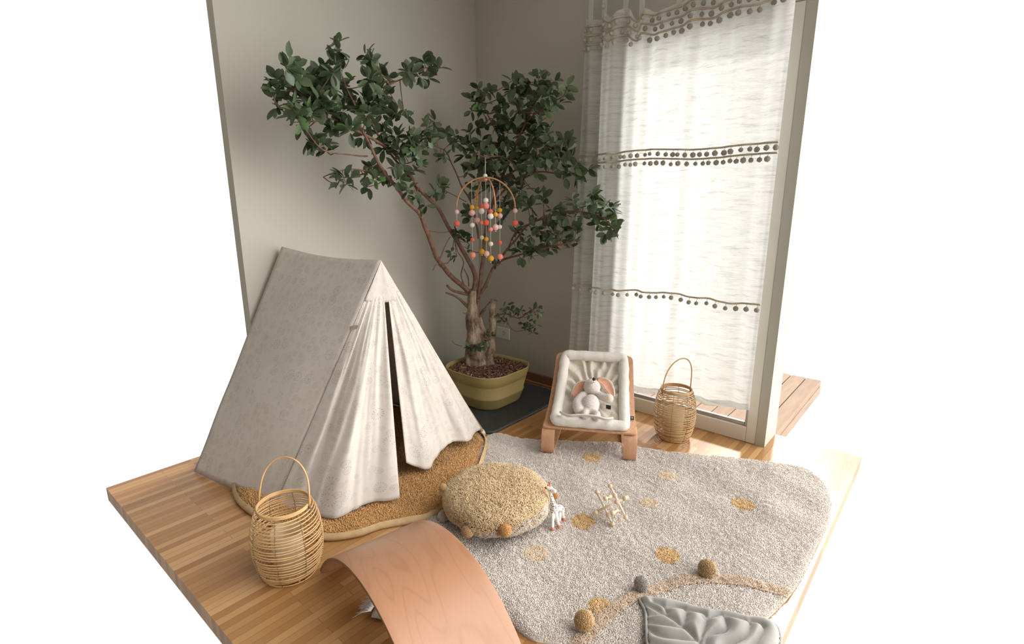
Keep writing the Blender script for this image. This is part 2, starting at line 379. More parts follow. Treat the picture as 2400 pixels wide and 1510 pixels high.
def tufts(mb_v, mb_f, P, N, ln, wd, lean=.6, cols=None, seed=1):
    """append one small tapered yarn tuft per point; returns arrays"""
    rg = np.random.default_rng(seed); n = len(P)
    N = N/np.linalg.norm(N, axis=1, keepdims=True)
    A = np.cross(N, np.tile([0.31, 0.95, 0.05], (n, 1))); A /= np.linalg.norm(A, axis=1, keepdims=True); B = np.cross(N, A)
    th = rg.uniform(0, 2*PI, n); ca, sa = np.cos(th)[:, None], np.sin(th)[:, None]
    d1 = A*ca + B*sa
    th2 = rg.uniform(0, 2*PI, n); d2 = A*np.cos(th2)[:, None] + B*np.sin(th2)[:, None]
    L_ = ln*rg.uniform(.7, 1.25, n)[:, None]; W_ = wd*rg.uniform(.8, 1.2, n)[:, None]
    base = P - N*wd*.5
    mid = P + N*L_*.55 + d2*lean*L_*.35
    tip = P + N*L_ + d2*lean*L_
    vs = []; 
    for k in range(3):
        a = 2*PI*k/3; q = d1*math.cos(a) + np.cross(N, d1)*math.sin(a); vs.append(base + q*W_*.7)
    for k in range(3):
        a = 2*PI*k/3; q = d1*math.cos(a) + np.cross(N, d1)*math.sin(a); vs.append(mid + q*W_)
    vs.append(tip)
    X = np.stack(vs, 1).reshape(-1, 3)                      # 7 verts each
    o = np.arange(n)[:, None]*7
    quad = np.concatenate([o+np.array([[0, 1, 4, 3]]), o+np.array([[1, 2, 5, 4]]), o+np.array([[2, 0, 3, 5]])])
    tri = np.concatenate([o+np.array([[3, 4, 6]]), o+np.array([[4, 5, 6]]), o+np.array([[5, 3, 6]])])
    return X, quad, tri, (None if cols is None else np.repeat(cols, 7, axis=0))
def fuzzy(name, base, P, N, ln, wd, mat, parent=None, lean=.6, cols=None, basecol=None, loc=None, seed=1):
    """a solid base shape covered by yarn tufts, one mesh"""
    bv = np.array([tuple(p) for p in base.v]); nb = len(bv)
    X, q, t, c = tufts(None, None, np.asarray(P, float), np.asarray(N, float), ln, wd, lean, cols, seed)
    verts = np.concatenate([bv, X]); fs = list(base.f) + [tuple(r) for r in (q+nb).tolist()] + [tuple(r) for r in (t+nb).tolist()]
    mb = MB(); mb.v = [tuple(r) for r in verts.tolist()]; mb.f = fs
    o = finish(name, mb, mat, parent, loc=loc)
    if cols is not None:
        full = np.concatenate([np.tile(basecol, (nb, 1)) if np.ndim(basecol) == 1 else basecol, c]); full = np.concatenate([full, np.ones((len(full), 1))], 1)
        at = o.data.attributes.new('Col', 'FLOAT_COLOR', 'POINT'); at.data.foreach_set('color', full.ravel().astype(np.float32))
    return o
def ball_points(r, n, flat=1.0):
    i = np.arange(n)+.5; ph = np.arccos(1-2*i/n); th = PI*(1+5**.5)*i
    N = np.stack([np.cos(th)*np.sin(ph), np.sin(th)*np.sin(ph), np.cos(ph)], 1); return N*r*[1, 1, flat], N
def inpoly(pts, poly):
    x, y = pts[:, 0], pts[:, 1]; ins = np.zeros(len(pts), bool); n = len(poly)
    for i in range(n):
        x0, y0 = poly[i]; x1, y1 = poly[(i+1) % n]
        c = ((y0 > y) != (y1 > y)) & (x < (x1-x0)*(y-y0)/((y1-y0) or 1e-9)+x0); ins ^= c
    return ins
def polydist(pts, line, closed=False):
    d = np.full(len(pts), 9.); n = len(line)
    for i in range(n if closed else n-1):
        a = np.array(line[i]); b = np.array(line[(i+1) % n]); ab = b-a; L2 = (ab**2).sum()+1e-12
        t = np.clip(((pts-a)@ab)/L2, 0, 1); d = np.minimum(d, np.linalg.norm(pts-(a+t[:, None]*ab), axis=1))
    return d

# ================================================================ the room
WX = 1.97            # the window wall ends just past the door jamb
struct(finish('floor', MB().box((-.1, -2.25, -.06), (2.36, .2, 0)), FLOOR, smooth=False))
struct(finish('wall_left', MB().box((-.06, -1.60, 0), (0, .2, 2.62)), WALL, smooth=False))
OX, OZ, JX = 1.115, 2.035, 1.925
b = MB().box((0, 0, 0), (OX, .2, 2.62)).box((OX, 0, OZ), (JX, .2, 2.62)).box((JX, 0, 0), (WX, .2, 2.62))
struct(finish('wall_right', b, WALL, smooth=False))
struct(finish('ceiling', MB().box((-.12, -2.3, 2.62), (1.99, .2, 2.72)), CEIL, smooth=False))
o = struct(finish('baseboard_right', MB().box((.015, -.014, .014), (OX-.01, 0, .068)), SKIRT, smooth=False, bevel=.003))
o = struct(finish('baseboard_left', MB().box((0, -1.60, .014), (.014, 0, .068)), SKIRT, smooth=False, bevel=.003))
struct(finish('trim_1', MB().box((.015, -.03, 0), (OX-.01, 0, .014)), SKIRT2, smooth=False, bevel=.003))
struct(finish('trim_2', MB().box((0, -1.60, 0), (.03, 0, .014)), SKIRT2, smooth=False, bevel=.003))
# french door
d1 = bpy.data.objects.new('door_1', None); COL.objects.link(d1); d1.location = (1.5, .03, 0); struct(d1)
fr = MB().box((OX+.05, .002, 0), (JX-.05, .075, .082)).box((JX-.05, .002, 0), (JX-.001, .075, OZ-.001)).box((OX+.001, .002, 0), (OX+.05, .075, OZ-.001)).box((OX+.05, .002, OZ-.06), (JX-.05, .075, OZ-.001))
finish('door_frame', fr, WHITEP, d1, smooth=False, bevel=.004)
gb = MB().box((OX+.052, .012, .083), (JX-.064, .03, .103)).box((JX-.063, .012, .083), (JX-.051, .03, OZ-.062))
finish('glazing_bead', gb, ALU, d1, smooth=False, bevel=.003)
finish('glass_pane', MB().box((OX+.05, .036, .09), (JX-.055, .042, OZ-.06)), GLASS, d1, smooth=False)
# decking outside
dk = MB()
for i in range(14): dk.box((.55+i*.1, .22, -.10), (.55+i*.1+.094, 1.5, -.065))
dk.box((.55, .24, -.16), (1.95, 1.48, -.10))
struct(finish('terrace_deck', dk, DECK, smooth=False, bevel=.003))
# socket
s = wy(1179, 781, -.004); sk = empty('wall_socket', (s.x, 0, s.z-.04), 'flat white wall socket plate on the wall behind the tree pot', 'socket')
finish('cover_plate', MB().box((s.x-.06, -.008, s.z-.04), (s.x+.06, 0, s.z+.04)), SOCK, sk, smooth=False, bevel=.003)
b = MB()
for dx, dz in ((-.018, .008), (.0, .014), (.018, .006), (-.008, -.006), (.008, -.008)): b.sphere((s.x+.01+dx*.6, -.008, s.z+dz), (.003, .002, .003), 8, 5)
finish('socket_hole', b, DARK, sk)

# ================================================================ curtain
cu = empty('curtain', (1.35, -.09, .15), 'long white slub linen curtain with rows of cream pompoms over the glass door', 'curtain')
CX0, CX1 = .885, 1.905
def fold(x, z):
    t = (x-CX0)/(CX1-CX0)
    a = .016*math.sin(x*46+.5*math.sin(x*9)) + .009*math.sin(x*83+1.3+z*.5) + .012*math.sin(x*21+z*.6)
    g = .45 + .55*math.exp(-((x-.98)/.16)**2)*1.6
    n_ = noise.noise(V((x*7, z*1.3, 2.2)))*.012
    return -.092 + a*g + n_
TOPK = [(.88, 2.135), (.93, 2.112), (1.01, 2.135), (1.05, 2.105), (1.12, 2.14), (1.205, 2.062), (1.22, 2.115), (1.30, 2.085), (1.40, 2.105), (1.50, 2.135), (1.57, 2.115), (1.66, 2.15), (1.76, 2.14), (1.83, 2.19), (1.91, 2.17)]
def lin(tab, x):
    for (a, b_), (c, d) in zip(tab, tab[1:]):
        if x <= c: k = max(0, (x-a)/(c-a)); k = k*k*(3-2*k); return b_+(d-b_)*k
    return tab[-1][1]
def topz(x): return lin(TOPK, x)
def hemz(x): return lin([(.88, .17), (1.1, .15), (1.27, .155), (1.4, .17), (1.52, .178), (1.7, .19), (1.905, .212)], x) + .004*math.sin(x*40)
def cedge(x, z): return x - .045*(1-z/2.1)*(1-(x-CX0)/(CX1-CX0)) # leftmost edge drifts out towards the floor
def cpt(x, z, dy=0): return V((cedge(x, z), fold(x, z)+dy, z))
b = MB(); b.grid(lambda u, v: cpt(CX0+(CX1-CX0)*u, hemz(CX0+(CX1-CX0)*u)*(1-v)+topz(CX0+(CX1-CX0)*u)*v), 300, 70, lambda u, v: (u*1.25, hemz(CX0+(CX1-CX0)*u)*(1-v)+topz(CX0+(CX1-CX0)*u)*v))
finish('curtain_panel', b, CURT, cu)
b = MB(); b.grid(lambda u, v: cpt(CX0+(CX1-CX0)*u, hemz(CX0+(CX1-CX0)*u)+.035*v, .0015), 300, 2, lambda u, v: (u*1.25, v*.03)); finish('hem', b, CURT, cu)
RODZ = 2.44
finish('curtain_rod', MB().tube([(.80, -.085, RODZ), (1.96, -.085, RODZ)], .011, 14), ALU, cu)
for x in (.93, 1.005, 1.115, 1.215, 1.40, 1.60, 1.80):
    z0 = topz(x)-.02; y0 = fold(x, z0); b = MB()
    b.box((x-.013, y0-.002, z0), (x+.013, y0+.001, RODZ+.012)); finish('tab_top', b, CURT, cu, smooth=False)
rows = []
for dz in (-.018, -.062, -.105): rows.append((lambda x, dz=dz: topz(x)*.55+.45*(2.1+.03*(x-.9))+dz-.005, 'top'))
for dz in (.0, -.044): rows.append((lambda x, dz=dz: 1.452+.006*math.sin(x*11)+dz+(x-1.2)*.003, 'mid'))
rows.append((lambda x: .728+.006*math.sin(x*9+1)+.004*math.sin(x*31)+(x-1.2)*.02, 'low'))
pomp = []
for zf, kind in rows:
    pts = [cpt(CX0+(CX1-CX0)*i/260, zf(CX0+(CX1-CX0)*i/260), -.006) for i in range(261)]
    finish('braid_cord', MB().tube(pts, [.0042+.0012*(i % 2) for i in range(261)], 6), CORD, cu)
    x = CX0+.01
    while x < CX1-.005:
        z = zf(x)-.021-random.uniform(0, .006); pomp.append((x, z, random.uniform(.0095, .0125), zf(x)))
        x += random.uniform(.026, .046) if kind == 'mid' else random.uniform(.036, .05)
pomp.append((1.0, topz(1.0)+.03, .011, topz(1.0)+.05))
pomp.sort(key=lambda p: -p[0])
pm = MB(); 
P_, N_ = ball_points(1, 60)
pm.sphere((0, 0, 0), .88, 12, 8)
proto = fuzzy('pompom', pm, P_*.85, N_, .3, .17, POM, None, .4, loc=(0, 0, 0))
me_p = proto.data; COL.objects.unlink(proto)
rest = MB()
for i, (x, z, r, zc) in enumerate(pomp):
    y = fold(x, z)-.004-r
    c = V((cedge(x, z), y, z))
    if i < 99:
        o = proto.copy(); COL.objects.link(o); o.parent = cu; o.location = c-cu.location; o.scale = (r, r, r*random.uniform(.9, 1.05)); o.rotation_euler = (random.random()*6, random.random()*6, 0)
    else:
        rest.sphere(c, r, 10, 7)
    rest.tube([c+V((0, 0, r*.8)), V((c.x, y+r+.0, zc))], .0011, 4)
o = finish('pompom', rest, POM, cu); o['kind'] = 'stuff'

# ================================================================ rubber tray under the pot
RM = lambda cx, cy, hx, hy, r, n=6: [V((cx+sx*(hx-r)+r*math.cos(a0+PI/2*k/n), cy+sy*(hy-r)+r*math.sin(a0+PI/2*k/n), 0)) for sx, sy, a0 in ((1, 1, 0), (-1, 1, PI/2), (-1, -1, PI), (1, -1, 3*PI/2)) for k in range(n+1)]
tr = MB(); ring = lambda cx, cy, hx, hy, r, z: [p+V((0, 0, z)) for p in RM(cx, cy, hx, hy, r)]
def loft(mb, rings, cap0=True, cap1=True):
    n = len(rings[0]); vs = [p for r in rings for p in r]
    fs = [(i*n+k, i*n+(k+1) % n, (i+1)*n+(k+1) % n, (i+1)*n+k) for i in range(len(rings)-1) for k in range(n)]
    if cap0: fs.append(tuple(range(n-1, -1, -1)))
    if cap1: fs.append(tuple((len(rings)-1)*n+k for k in range(n)))
    return mb.add(vs, fs)
tx, ty, thx, thy = .445, -.435, .385, .365
loft(tr, [ring(tx, ty, thx, thy, .06, .0), ring(tx, ty, thx+.004, thy+.004, .06, .012), ring(tx, ty, thx-.006, thy-.006, .055, .017), ring(tx, ty, thx-.018, thy-.018, .05, .008)])
tag(finish('boot_tray', tr, RUBBER, bevel=.0), 'flat black rubber mat under the olive plant tub', 'mat')

# ================================================================ potted ficus
pc = V((.475, -.43, 0)); plant = empty('potted_ficus', (pc.x, pc.y, .009), 'tall branching ficus tree in a gold olive plastic tub in the corner', 'potted tree')
SQ = lambda h, z, r=.13: ring(pc.x, pc.y, h, h, r, z)
p_ = MB()
outer = [(.165, .009), (.172, .02), (.190, .075), (.194, .082), (.190, .089), (.2045, .155), (.2045, .160), (.207, .163), (.216, .205), (.219, .222), (.221, .227)]
inner = [(.214, .227), (.208, .205), (.190, .12)]
loft(p_, [SQ(h, z, h*.62) for h, z in outer+inner])
finish('tub', p_, POT, plant)
sl = MB(); loft(sl, [SQ(.200, .175, .125), SQ(.205, .196, .125), SQ(.12, .204, .08)])
finish('soil', sl, SOIL, plant)
ch = MB()
for i in range(3200):
    a = random.uniform(-.195, .195); c_ = random.uniform(-.195, .195)
    if abs(a)**4+abs(c_)**4 > .190**4: continue
    ln = random.uniform(.004, .016); wd_ = random.uniform(.0014, .005); th_ = random.uniform(.0008, .002)
    R_ = Matrix.Translation(pc+V((a, c_, .204+random.uniform(0, .012)))) @ Matrix.Rotation(random.uniform(0, 6.28), 4, 'Z') @ Matrix.Rotation(random.uniform(-.6, .6), 4, 'Y') @ Matrix.Rotation(random.uniform(-.6, .6), 4, 'X')
    ch.box((-ln, -wd_, -th_), (ln, wd_, th_), R_)
o = finish('bark_mulch', ch, CHIP, plant, smooth=False); o['kind'] = 'stuff'
TQ = V((.445, -.395, 0))
def tpl(x, y):
    """a point of the upright plane through the trunk that faces the room"""
    r = ray(x, y); return CAM + r*((TQ-CAM).dot(fw)/r.dot(fw))
def tp(x, y, off=0.0):
    """tree point: left limbs grow along the left wall, right limbs along the window wall"""
    p = wx(x, y, .42+off) if x < 1120 else wy(x, y, -.37-off)
    k = min(1, max(0, (abs(x-1120)-25)/110)); k = k*k*(3-2*k)
    if 735 < y: k *= .35
    return tpl(x, y).lerp(p, k)
def limb(pts, r0, r1, off=0.0, seg=8, jit=1):
    P = [tp(p[0], p[1], off*(i/(len(pts)-1))) for i, p in enumerate(pts)]
    S = spline(P, 6); n = len(S)
    S = [s_+V((noise.noise(s_*9), noise.noise(s_*9+V((5, 5, 5))), noise.noise(s_*9+V((9, 1, 3)))))*.006*jit for s_ in S]
    rs = [r0+(r1-r0)*(i/(n-1))**.8 for i in range(n)]
    return S, rs
trunk = MB()
def tt(pts, seg=14):
    S = spline([tpl(x, y) for x, y, r in pts], 6); R = []
    for i in range(len(pts)-1):
        for k in range(6): R.append(pts[i][2]+(pts[i+1][2]-pts[i][2])*k/6)
    R.append(pts[-1][2])
    S = [s_+V((noise.noise(s_*14), noise.noise(s_*14+V((5, 5, 5))), 0))*.016 for s_ in S]
    R = [r*.92*(1+.16*noise.noise(s_*30)) for r, s_ in zip(R, S)]
    trunk.tube(S, R, seg)
tt([(1128, 872, .052), (1122, 845, .05), (1116, 810, .046), (1110, 770, .044), (1106, 735, .04), (1108, 705, .034), (1108, 680, .028)])
tt([(1150, 868, .034), (1148, 840, .026), (1150, 800, .022), (1154, 750, .023), (1157, 702, .024)])
tt([(1132, 868, .02), (1128, 830, .018), (1140, 800, .014), (1132, 770, .014), (1122, 745, .02)])
tt([(1096, 872, .016), (1098, 840, .018), (1102, 800, .02), (1104, 770, .02)])
tt([(1142, 872, .014), (1140, 840, .012), (1134, 800, .012), (1122, 780, .012)])
tt([(1098, 885, .008), (1110, 878, .016), (1122, 868, .022)]); tt([(1170, 878, .006), (1160, 870, .016), (1150, 855, .022)])
tt([(1130, 880, .012), (1134, 862, .018), (1136, 840, .014)])
tt([(1152, 876, .012), (1154, 850, .010), (1157, 820, .009), (1152, 790, .010)]); tt([(1124, 880, .010), (1120, 850, .009), (1130, 815, .009), (1122, 785, .010)])
tt([(1162, 874, .010), (1156, 848, .012), (1146, 815, .010), (1130, 788, .012)]); tt([(1112, 884, .014), (1106, 860, .014), (1112, 825, .012)])
tt([(1100, 760, .016), (1112, 745, .02), (1124, 752, .014)]); tt([(1098, 730, .012), (1112, 722, .018), (1124, 728, .012)]); tt([(1104, 792, .014), (1120, 778, .02), (1134, 782, .012)])
tt([(1094, 742, .006), (1100, 748, .01)]); tt([(1086, 733, .004), (1098, 738, .008)])
finish('trunk', trunk, TRUNK, plant, remesh=.0045)
LIMBS = [
 ([(1104, 690), (1085, 672), (1050, 640), (1020, 595), (1000, 540), (985, 505), (955, 475), (925, 435), (895, 395), (870, 350), (848, 305)], .018, .006, .05),
 ([(985, 505), (980, 450), (945, 400), (905, 345), (880, 305), (860, 270)], .009, .004, -.06),
 ([(1110, 690), (1112, 645), (1092, 600), (1065, 555), (1045, 520), (1020, 480), (985, 445), (955, 400), (920, 355), (870, 325), (815, 295), (760, 250), (710, 215)], .017, .004, .0),
 ([(1121, 700), (1126, 640), (1132, 600), (1138, 540), (1152, 480), (1175, 420), (1205, 350), (1232, 285), (1262, 225), (1290, 195)], .014, .004, .0),
 ([(1121, 700), (1145, 652), (1162, 620), (1200, 602), (1245, 590), (1295, 578), (1345, 565)], .011, .003, .10),
 ([(1160, 622), (1200, 572), (1240, 528), (1290, 506), (1345, 497), (1400, 506), (1440, 532)], .008, .003, -.04),
 ([(1345, 497), (1380, 480), (1405, 462)], .004, .0025, -.04),
 ([(1190, 588), (1208, 545), (1250, 522), (1275, 505)], .005, .0025, .05),
 ([(1150, 482), (1195, 435), (1255, 405), (1310, 408), (1362, 412)], .008, .003, .06),
 ([(1122, 560), (1112, 510), (1100, 470), (1080, 430), (1060, 385), (1040, 350), (1000, 340)], .007, .003, .0),
 ([(848, 305), (832, 250), (805, 185), (790, 125)], .006, .0025, .0),
 ([(848, 268), (905, 205), (945, 183), (1000, 160)], .0045, .0025, .05),
 ([(815, 295), (775, 278), (720, 285), (680, 250)], .005, .003, .05),
 ([(760, 250), (700, 215), (690, 180), (682, 150)], .0045, .0025, .0),
 ([(700, 215), (660, 200), (642, 230)], .004, .0025, .0),
 ([(868, 402), (830, 396), (795, 400), (758, 416)], .005, .002, .0),
 ([(860, 365), (800, 360), (750, 345), (705, 290)], .004, .002, .06),
 ([(1040, 350), (1070, 330), (1100, 345)], .004, .002, .0),
 ([(1092, 474), (1060, 455), (1030, 440)], .003, .002, .0),
 ([(1205, 350), (1170, 320), (1140, 260), (1125, 230)], .005, .002, .06),
 ([(1175, 420), (1240, 380), (1290, 345), (1330, 340)], .006, .003, .0),
 ([(1232, 285), (1280, 250), (1320, 225), (1332, 205)], .005, .002, .05),
 ([(1175, 420), (1130, 390), (1110, 350)], .005, .002, .05),
 ([(1100, 470), (1170, 420)], .005, .004, -.03),
 ([(1160, 740), (1185, 735), (1215, 745), (1245, 730), (1262, 722)], .006, .002, .03),
 ([(1180, 742), (1205, 775), (1240, 772)], .003, .002, .03)]
STUB = [([(1100, 690), (1078, 686), (1060, 680), (1048, 669)], .010, .007), ([(1106, 730), (1085, 708), (1068, 695), (1047, 687)], .011, .0055),
        ([(1122, 690), (1134, 678), (1142, 671)], .006, .005), ([(1126, 738), (1130, 730), (1136, 724)], .01, .009), ([(1118, 745), (1120, 710), (1121, 690)], .012, .012),
        ([(1086, 668), (1081, 645), (1087, 615), (1072, 590), (1066, 570)], .005, .002), ([(1098, 672), (1096, 650), (1088, 630)], .004, .003),
        ([(1148, 708), (1138, 720), (1130, 735)], .004, .004), ([(1035, 628), (1024, 620), (1016, 634)], .004, .002), ([(1000, 540), (1030, 545), (1072, 540)], .0025, .0015),
        ([(1030, 612), (1040, 580), (1056, 555)], .004, .002), ([(1058, 600), (1050, 618), (1030, 616)], .003, .002), ([(1082, 812), (1066, 808), (1058, 800)], .003, .0015)]
bmesh_ = MB(); NODES = []
for pts, r0, r1, off in LIMBS:
    r0 *= .92
    S, R = limb(pts, r0, r1, off); bmesh_.tube(S, R, 9); NODES += S[len(S)//4:]
for pts, r0, r1 in STUB:
    S, R = limb(pts, r0, r1, 0); bmesh_.tube(S, R, 8)
BLOBS = [(790,103,14),(797,122,14),(783,148,18),(778,172,16),(802,165,14),(764,178,16),(680,138,13),(672,158,15),(690,158,8),(652,190,20),(648,212,10),(640,232,9),(652,252,15),(672,215,20),(692,205,22),(700,185,16),(726,186,20),(748,176,16),(762,160,12),(742,210,26),(772,192,22),(802,205,20),(812,230,18),(716,238,26),(752,240,26),(694,262,22),(728,268,26),(768,262,28),(806,262,22),(858,130,10),(870,140,12),(872,160,18),(893,172,18),(910,178,10),(862,190,22),(884,208,26),(852,228,24),(880,240,28),(905,225,18),(915,235,8),(838,240,16),(860,268,26),(894,268,24),(925,278,18),(946,262,10),(956,276,8),(995,148,22),(1012,158,16),(1030,160,12),(982,178,18),(960,174,16),(1005,185,12),(952,168,8),(724,330,16),(742,348,16),(736,318,10),(758,338,8),(765,355,10),(705,300,8),(690,272,16),(712,288,12),(785,300,20),(820,308,22),(856,318,20),(895,312,24),(930,322,24),(965,320,20),(902,345,20),(935,352,22),(965,345,20),(985,365,16),(986,388,10),(1000,300,18),(1018,285,14),(1022,308,14),(998,322,18),(1005,345,10),(985,330,14),(1048,318,10),(1068,318,14),(1062,335,14),(1078,340,8),(1042,368,9),(1028,362,6),(1088,365,10),(1092,385,8),(806,415,14),(822,418,8),(812,432,9),(790,428,7),(868,395,14),(862,410,12),(880,420,14),(860,438,8),(905,415,16),(935,425,20),(958,445,16),(945,405,16),(925,395,14),(955,460,8),(972,400,8),(1028,436,14),(1040,448,9),(1020,452,10),(998,482,8),(975,462,6),
 (1122,212,16),(1142,212,14),(1112,235,18),(1132,240,18),(1105,260,12),(1128,260,10),(1200,190,10),(1215,200,18),(1238,196,20),(1262,176,12),(1278,188,14),(1298,190,12),(1265,205,14),(1232,222,24),(1210,230,16),(1198,212,10),(1260,235,22),(1288,222,14),(1306,232,10),(1330,205,12),(1322,225,10),(1298,245,10),(1312,240,8),(1176,252,18),(1190,240,12),(1172,268,12),(1222,255,24),(1252,262,20),(1278,262,14),(1195,280,22),(1230,285,24),(1262,292,20),(1140,292,10),(1162,298,14),(1185,310,20),(1218,318,24),(1250,320,24),(1282,315,16),(1100,312,14),(1118,300,10),(1105,335,12),(1128,330,14),(1120,355,20),(1148,348,18),(1178,345,24),(1210,350,26),(1244,352,26),(1275,345,24),(1302,338,22),(1322,330,14),(1330,350,14),(1340,368,14),(1312,372,22),(1285,375,22),(1252,385,20),(1222,385,20),(1190,380,20),(1160,375,18),(1132,380,16),(1108,385,12),(1140,400,18),(1168,402,16),(1098,402,12),(1345,392,14),(1362,402,12),(1378,400,10),(1330,400,14),(1352,418,9),(1325,415,10),(1295,400,12),(1258,405,12),(1228,408,12),(1205,425,16),(1222,445,18),(1212,468,16),(1228,458,12),(1185,410,12),(1120,425,16),(1150,430,18),(1175,440,14),(1108,445,10),(1272,465,14),(1262,455,8),(1245,485,12),(1236,478,6),(1275,478,8),(1178,498,14),(1182,480,10),(1192,470,10),(1180,512,8),(1098,500,8),(1100,512,8),
 (1292,495,14),(1312,502,14),(1330,492,8),(1305,515,10),(1342,470,9),(1348,480,6),(1388,460,14),(1402,455,10),(1395,475,12),(1375,478,8),(1358,498,9),(1362,508,8),(1380,510,10),(1400,505,12),(1415,490,10),(1432,488,14),(1440,500,10),(1402,525,10),(1425,515,8),(1432,535,14),(1445,540,10),(1450,528,8),(1420,548,8),
 (1280,535,16),(1298,545,18),(1320,540,14),(1340,535,10),(1350,545,10),(1310,560,14),(1332,565,14),(1350,570,8),(1340,580,8),(1265,548,14),(1245,555,12),(1282,562,10),(1228,570,8),(1212,582,10),(1205,590,6),(1250,590,14),(1262,598,10),(1240,600,10),(1225,605,8),(1275,590,10),(1210,545,8),(1220,530,8),(1240,520,6),(1250,530,8),(1290,575,8),(1170,620,6),(1160,622,5),
 (1078,548,10),(1088,560,9),(1068,545,8),(1070,600,7),(1058,590,6),(1092,568,5),(1098,585,5),
 (1188,718,8),(1195,728,9),(1180,722,6),(1205,738,9),(1218,735,8),(1222,728,5),(1240,738,8),(1250,728,9),(1262,722,6),(1262,735,6),(1240,755,8),(1245,768,11),(1255,762,8),(1232,772,8),(1250,780,7),(1188,755,6),(1178,752,5),(1170,745,5),(1226,758,4),
 (1140,775,6),(1150,780,5),(1140,795,7),(1118,805,9),(1128,808,9),(1135,800,6),(1108,812,8),(1108,825,5),(1102,806,7)]
lv = MB()
def leaf(base, d, nrm, L_, W_):
    d = d.normalized(); s_ = d.cross(nrm)
    if s_.length < 1e-4: s_ = d.orthogonal()
    s_.normalize(); n_ = s_.cross(d)
    droop = -n_*.12*L_
    rows_ = [(.0, .0), (.16, .30), (.38, .48), (.62, .5), (.84, .32), (1.0, .0)]
    vs = [base-d*.2*L_]; k0 = 1
    for t, w_ in rows_:
        c = base+d*t*L_+droop*t*t; 
        if w_ == 0: vs.append(c)
        else: vs += [c-s_*w_*W_+n_*.10*W_, c, c+s_*w_*W_+n_*.10*W_]
    # vs: 0 petiole,1 base,2-4,5-7,8-10,11-13,14 tip
    fs = [(1, 3, 2), (1, 4, 3), (14, 11, 12), (14, 12, 13)]
    for r in (2, 5, 8): fs += [(r, r+1, r+4, r+3), (r+1, r+2, r+5, r+4)]
    lv.add(vs, fs)
tw = bmesh_
allS = NODES
for (x, y, r) in BLOBS:
    off = random.uniform(-.10, .10)
    if y > 700: off = random.uniform(-.02, .02)
    if 770 < y and x < 1155: c = tpl(x, y)-fw*.06
    else: c = tp(x, y, off)
    rad = r*depth(c)/FPX
    # nearest branch node for a twig
    nd = min(allS, key=lambda q: (q-c).length_squared)
    if 770 < y and x < 1155: nd = c+fw*.05+V((0, 0, -.012))
    if (nd-c).length < .35:
        tw.tube(spline([nd, nd.lerp(c, .5)+V((0, 0, -.01)), c], 3), [.0028, .0026, .0024, .0022, .002, .0018, .0015], 5)
    k = max(4, int(4+(r/9)**2*2.2))
    for i in range(k):
        dv = V((random.gauss(0, 1), random.gauss(0, 1), random.gauss(0, 1)+.15)).normalized()
        ro = rad*random.uniform(0, .55)
        L_ = random.uniform(.042, .066)*(1 if r > 7 else .8)
        b0 = c+dv*ro
        b0.x = max(b0.x, .09); b0.y = min(b0.y, -.16)
        if y > 700: L_ *= .68
        leaf(b0, dv+V((0, 0, random.uniform(-.3, .4))), V((random.gauss(0, 1), random.gauss(0, 1), 1.2)), L_, L_*random.uniform(.5, .62))
finish('branches', bmesh_, BRANCH, plant)
finish('foliage', lv, LEAF, plant)

# ================================================================ play tent
A_ = V((.72, -1.342, .968)); B_ = V((.035, -1.423, .985)); FR = V((.80, -.81, .0)); FL = V((.615, -1.85, .0)); RR = V((.05, -.86, 0)); RL = V((.045, -1.95, 0))
tent = empty('play_tent', (.42, -1.36, 0), 'white dandelion print fabric play tent with open front flaps', 'tent')
def slope(a, b_, fa, fb, sgn):
    nrm = ((fa-a).cross(b_-a)).normalized()*sgn
    W = (b_-a).length; H_ = (fa-a).length
    def f(u, v):
        top = b_.lerp(a, u); bot = fb.lerp(fa, u); p = top.lerp(bot, v)
        sag = math.sin(PI*u)*.006*math.sin(PI*min(1, v*3)) if v < .3 else 0
        belly = .022*math.sin(PI*u)*math.sin(PI*v)
        return p - nrm*belly + nrm*.004*noise.noise(p*5) + V((0, 0, -.018*math.sin(PI*u)*(1-v)**6)) + V((0, 0, .004))
    return f, lambda u, v: (u*W+1, v*H_)
f, uvf = slope(A_, B_, FL, RL, 1); b = MB().grid(f, 30, 40, uvf); finish('side_cloth', b, TENT, tent, solid=.002)
f, uvf = slope(A_, B_, FR, RR, -1); b = MB().grid(f, 30, 40, lambda u, v: (u*.7+4, v)); finish('side_cloth', b, TENT, tent, solid=.002)
# poles, two A frames and the ridge pole
def inn(p, q, k): return p.lerp(q, k)
ctr = V((.42, -1.36, .3))
for foot, ap in ((FR, A_), (FL, A_), (RR, B_), (RL, B_)):
    foot2 = foot + (V((ctr.x, ctr.y, 0))-foot)*(.004 if foot is FR else .13); ap2 = ap+V((0, 0, -.045)); ap2.x += (.03 if ap is B_ else -.03)
    foot2.z = .008; d = (ap2-foot2)
    b = MB().tube([foot2+d*.012, ap2], .011, 12); pl = finish('pole', b, POLE, tent)
    finish('foot_cap', MB().tube([foot2-V((0, 0, .004)), foot2+d*.025], .0135, 12), SOCK, pl)
finish('ridge_pole', MB().tube([A_+V((-.03, 0, -.045)), B_+V((.03, 0, -.04))], .010, 12), POLE, tent)
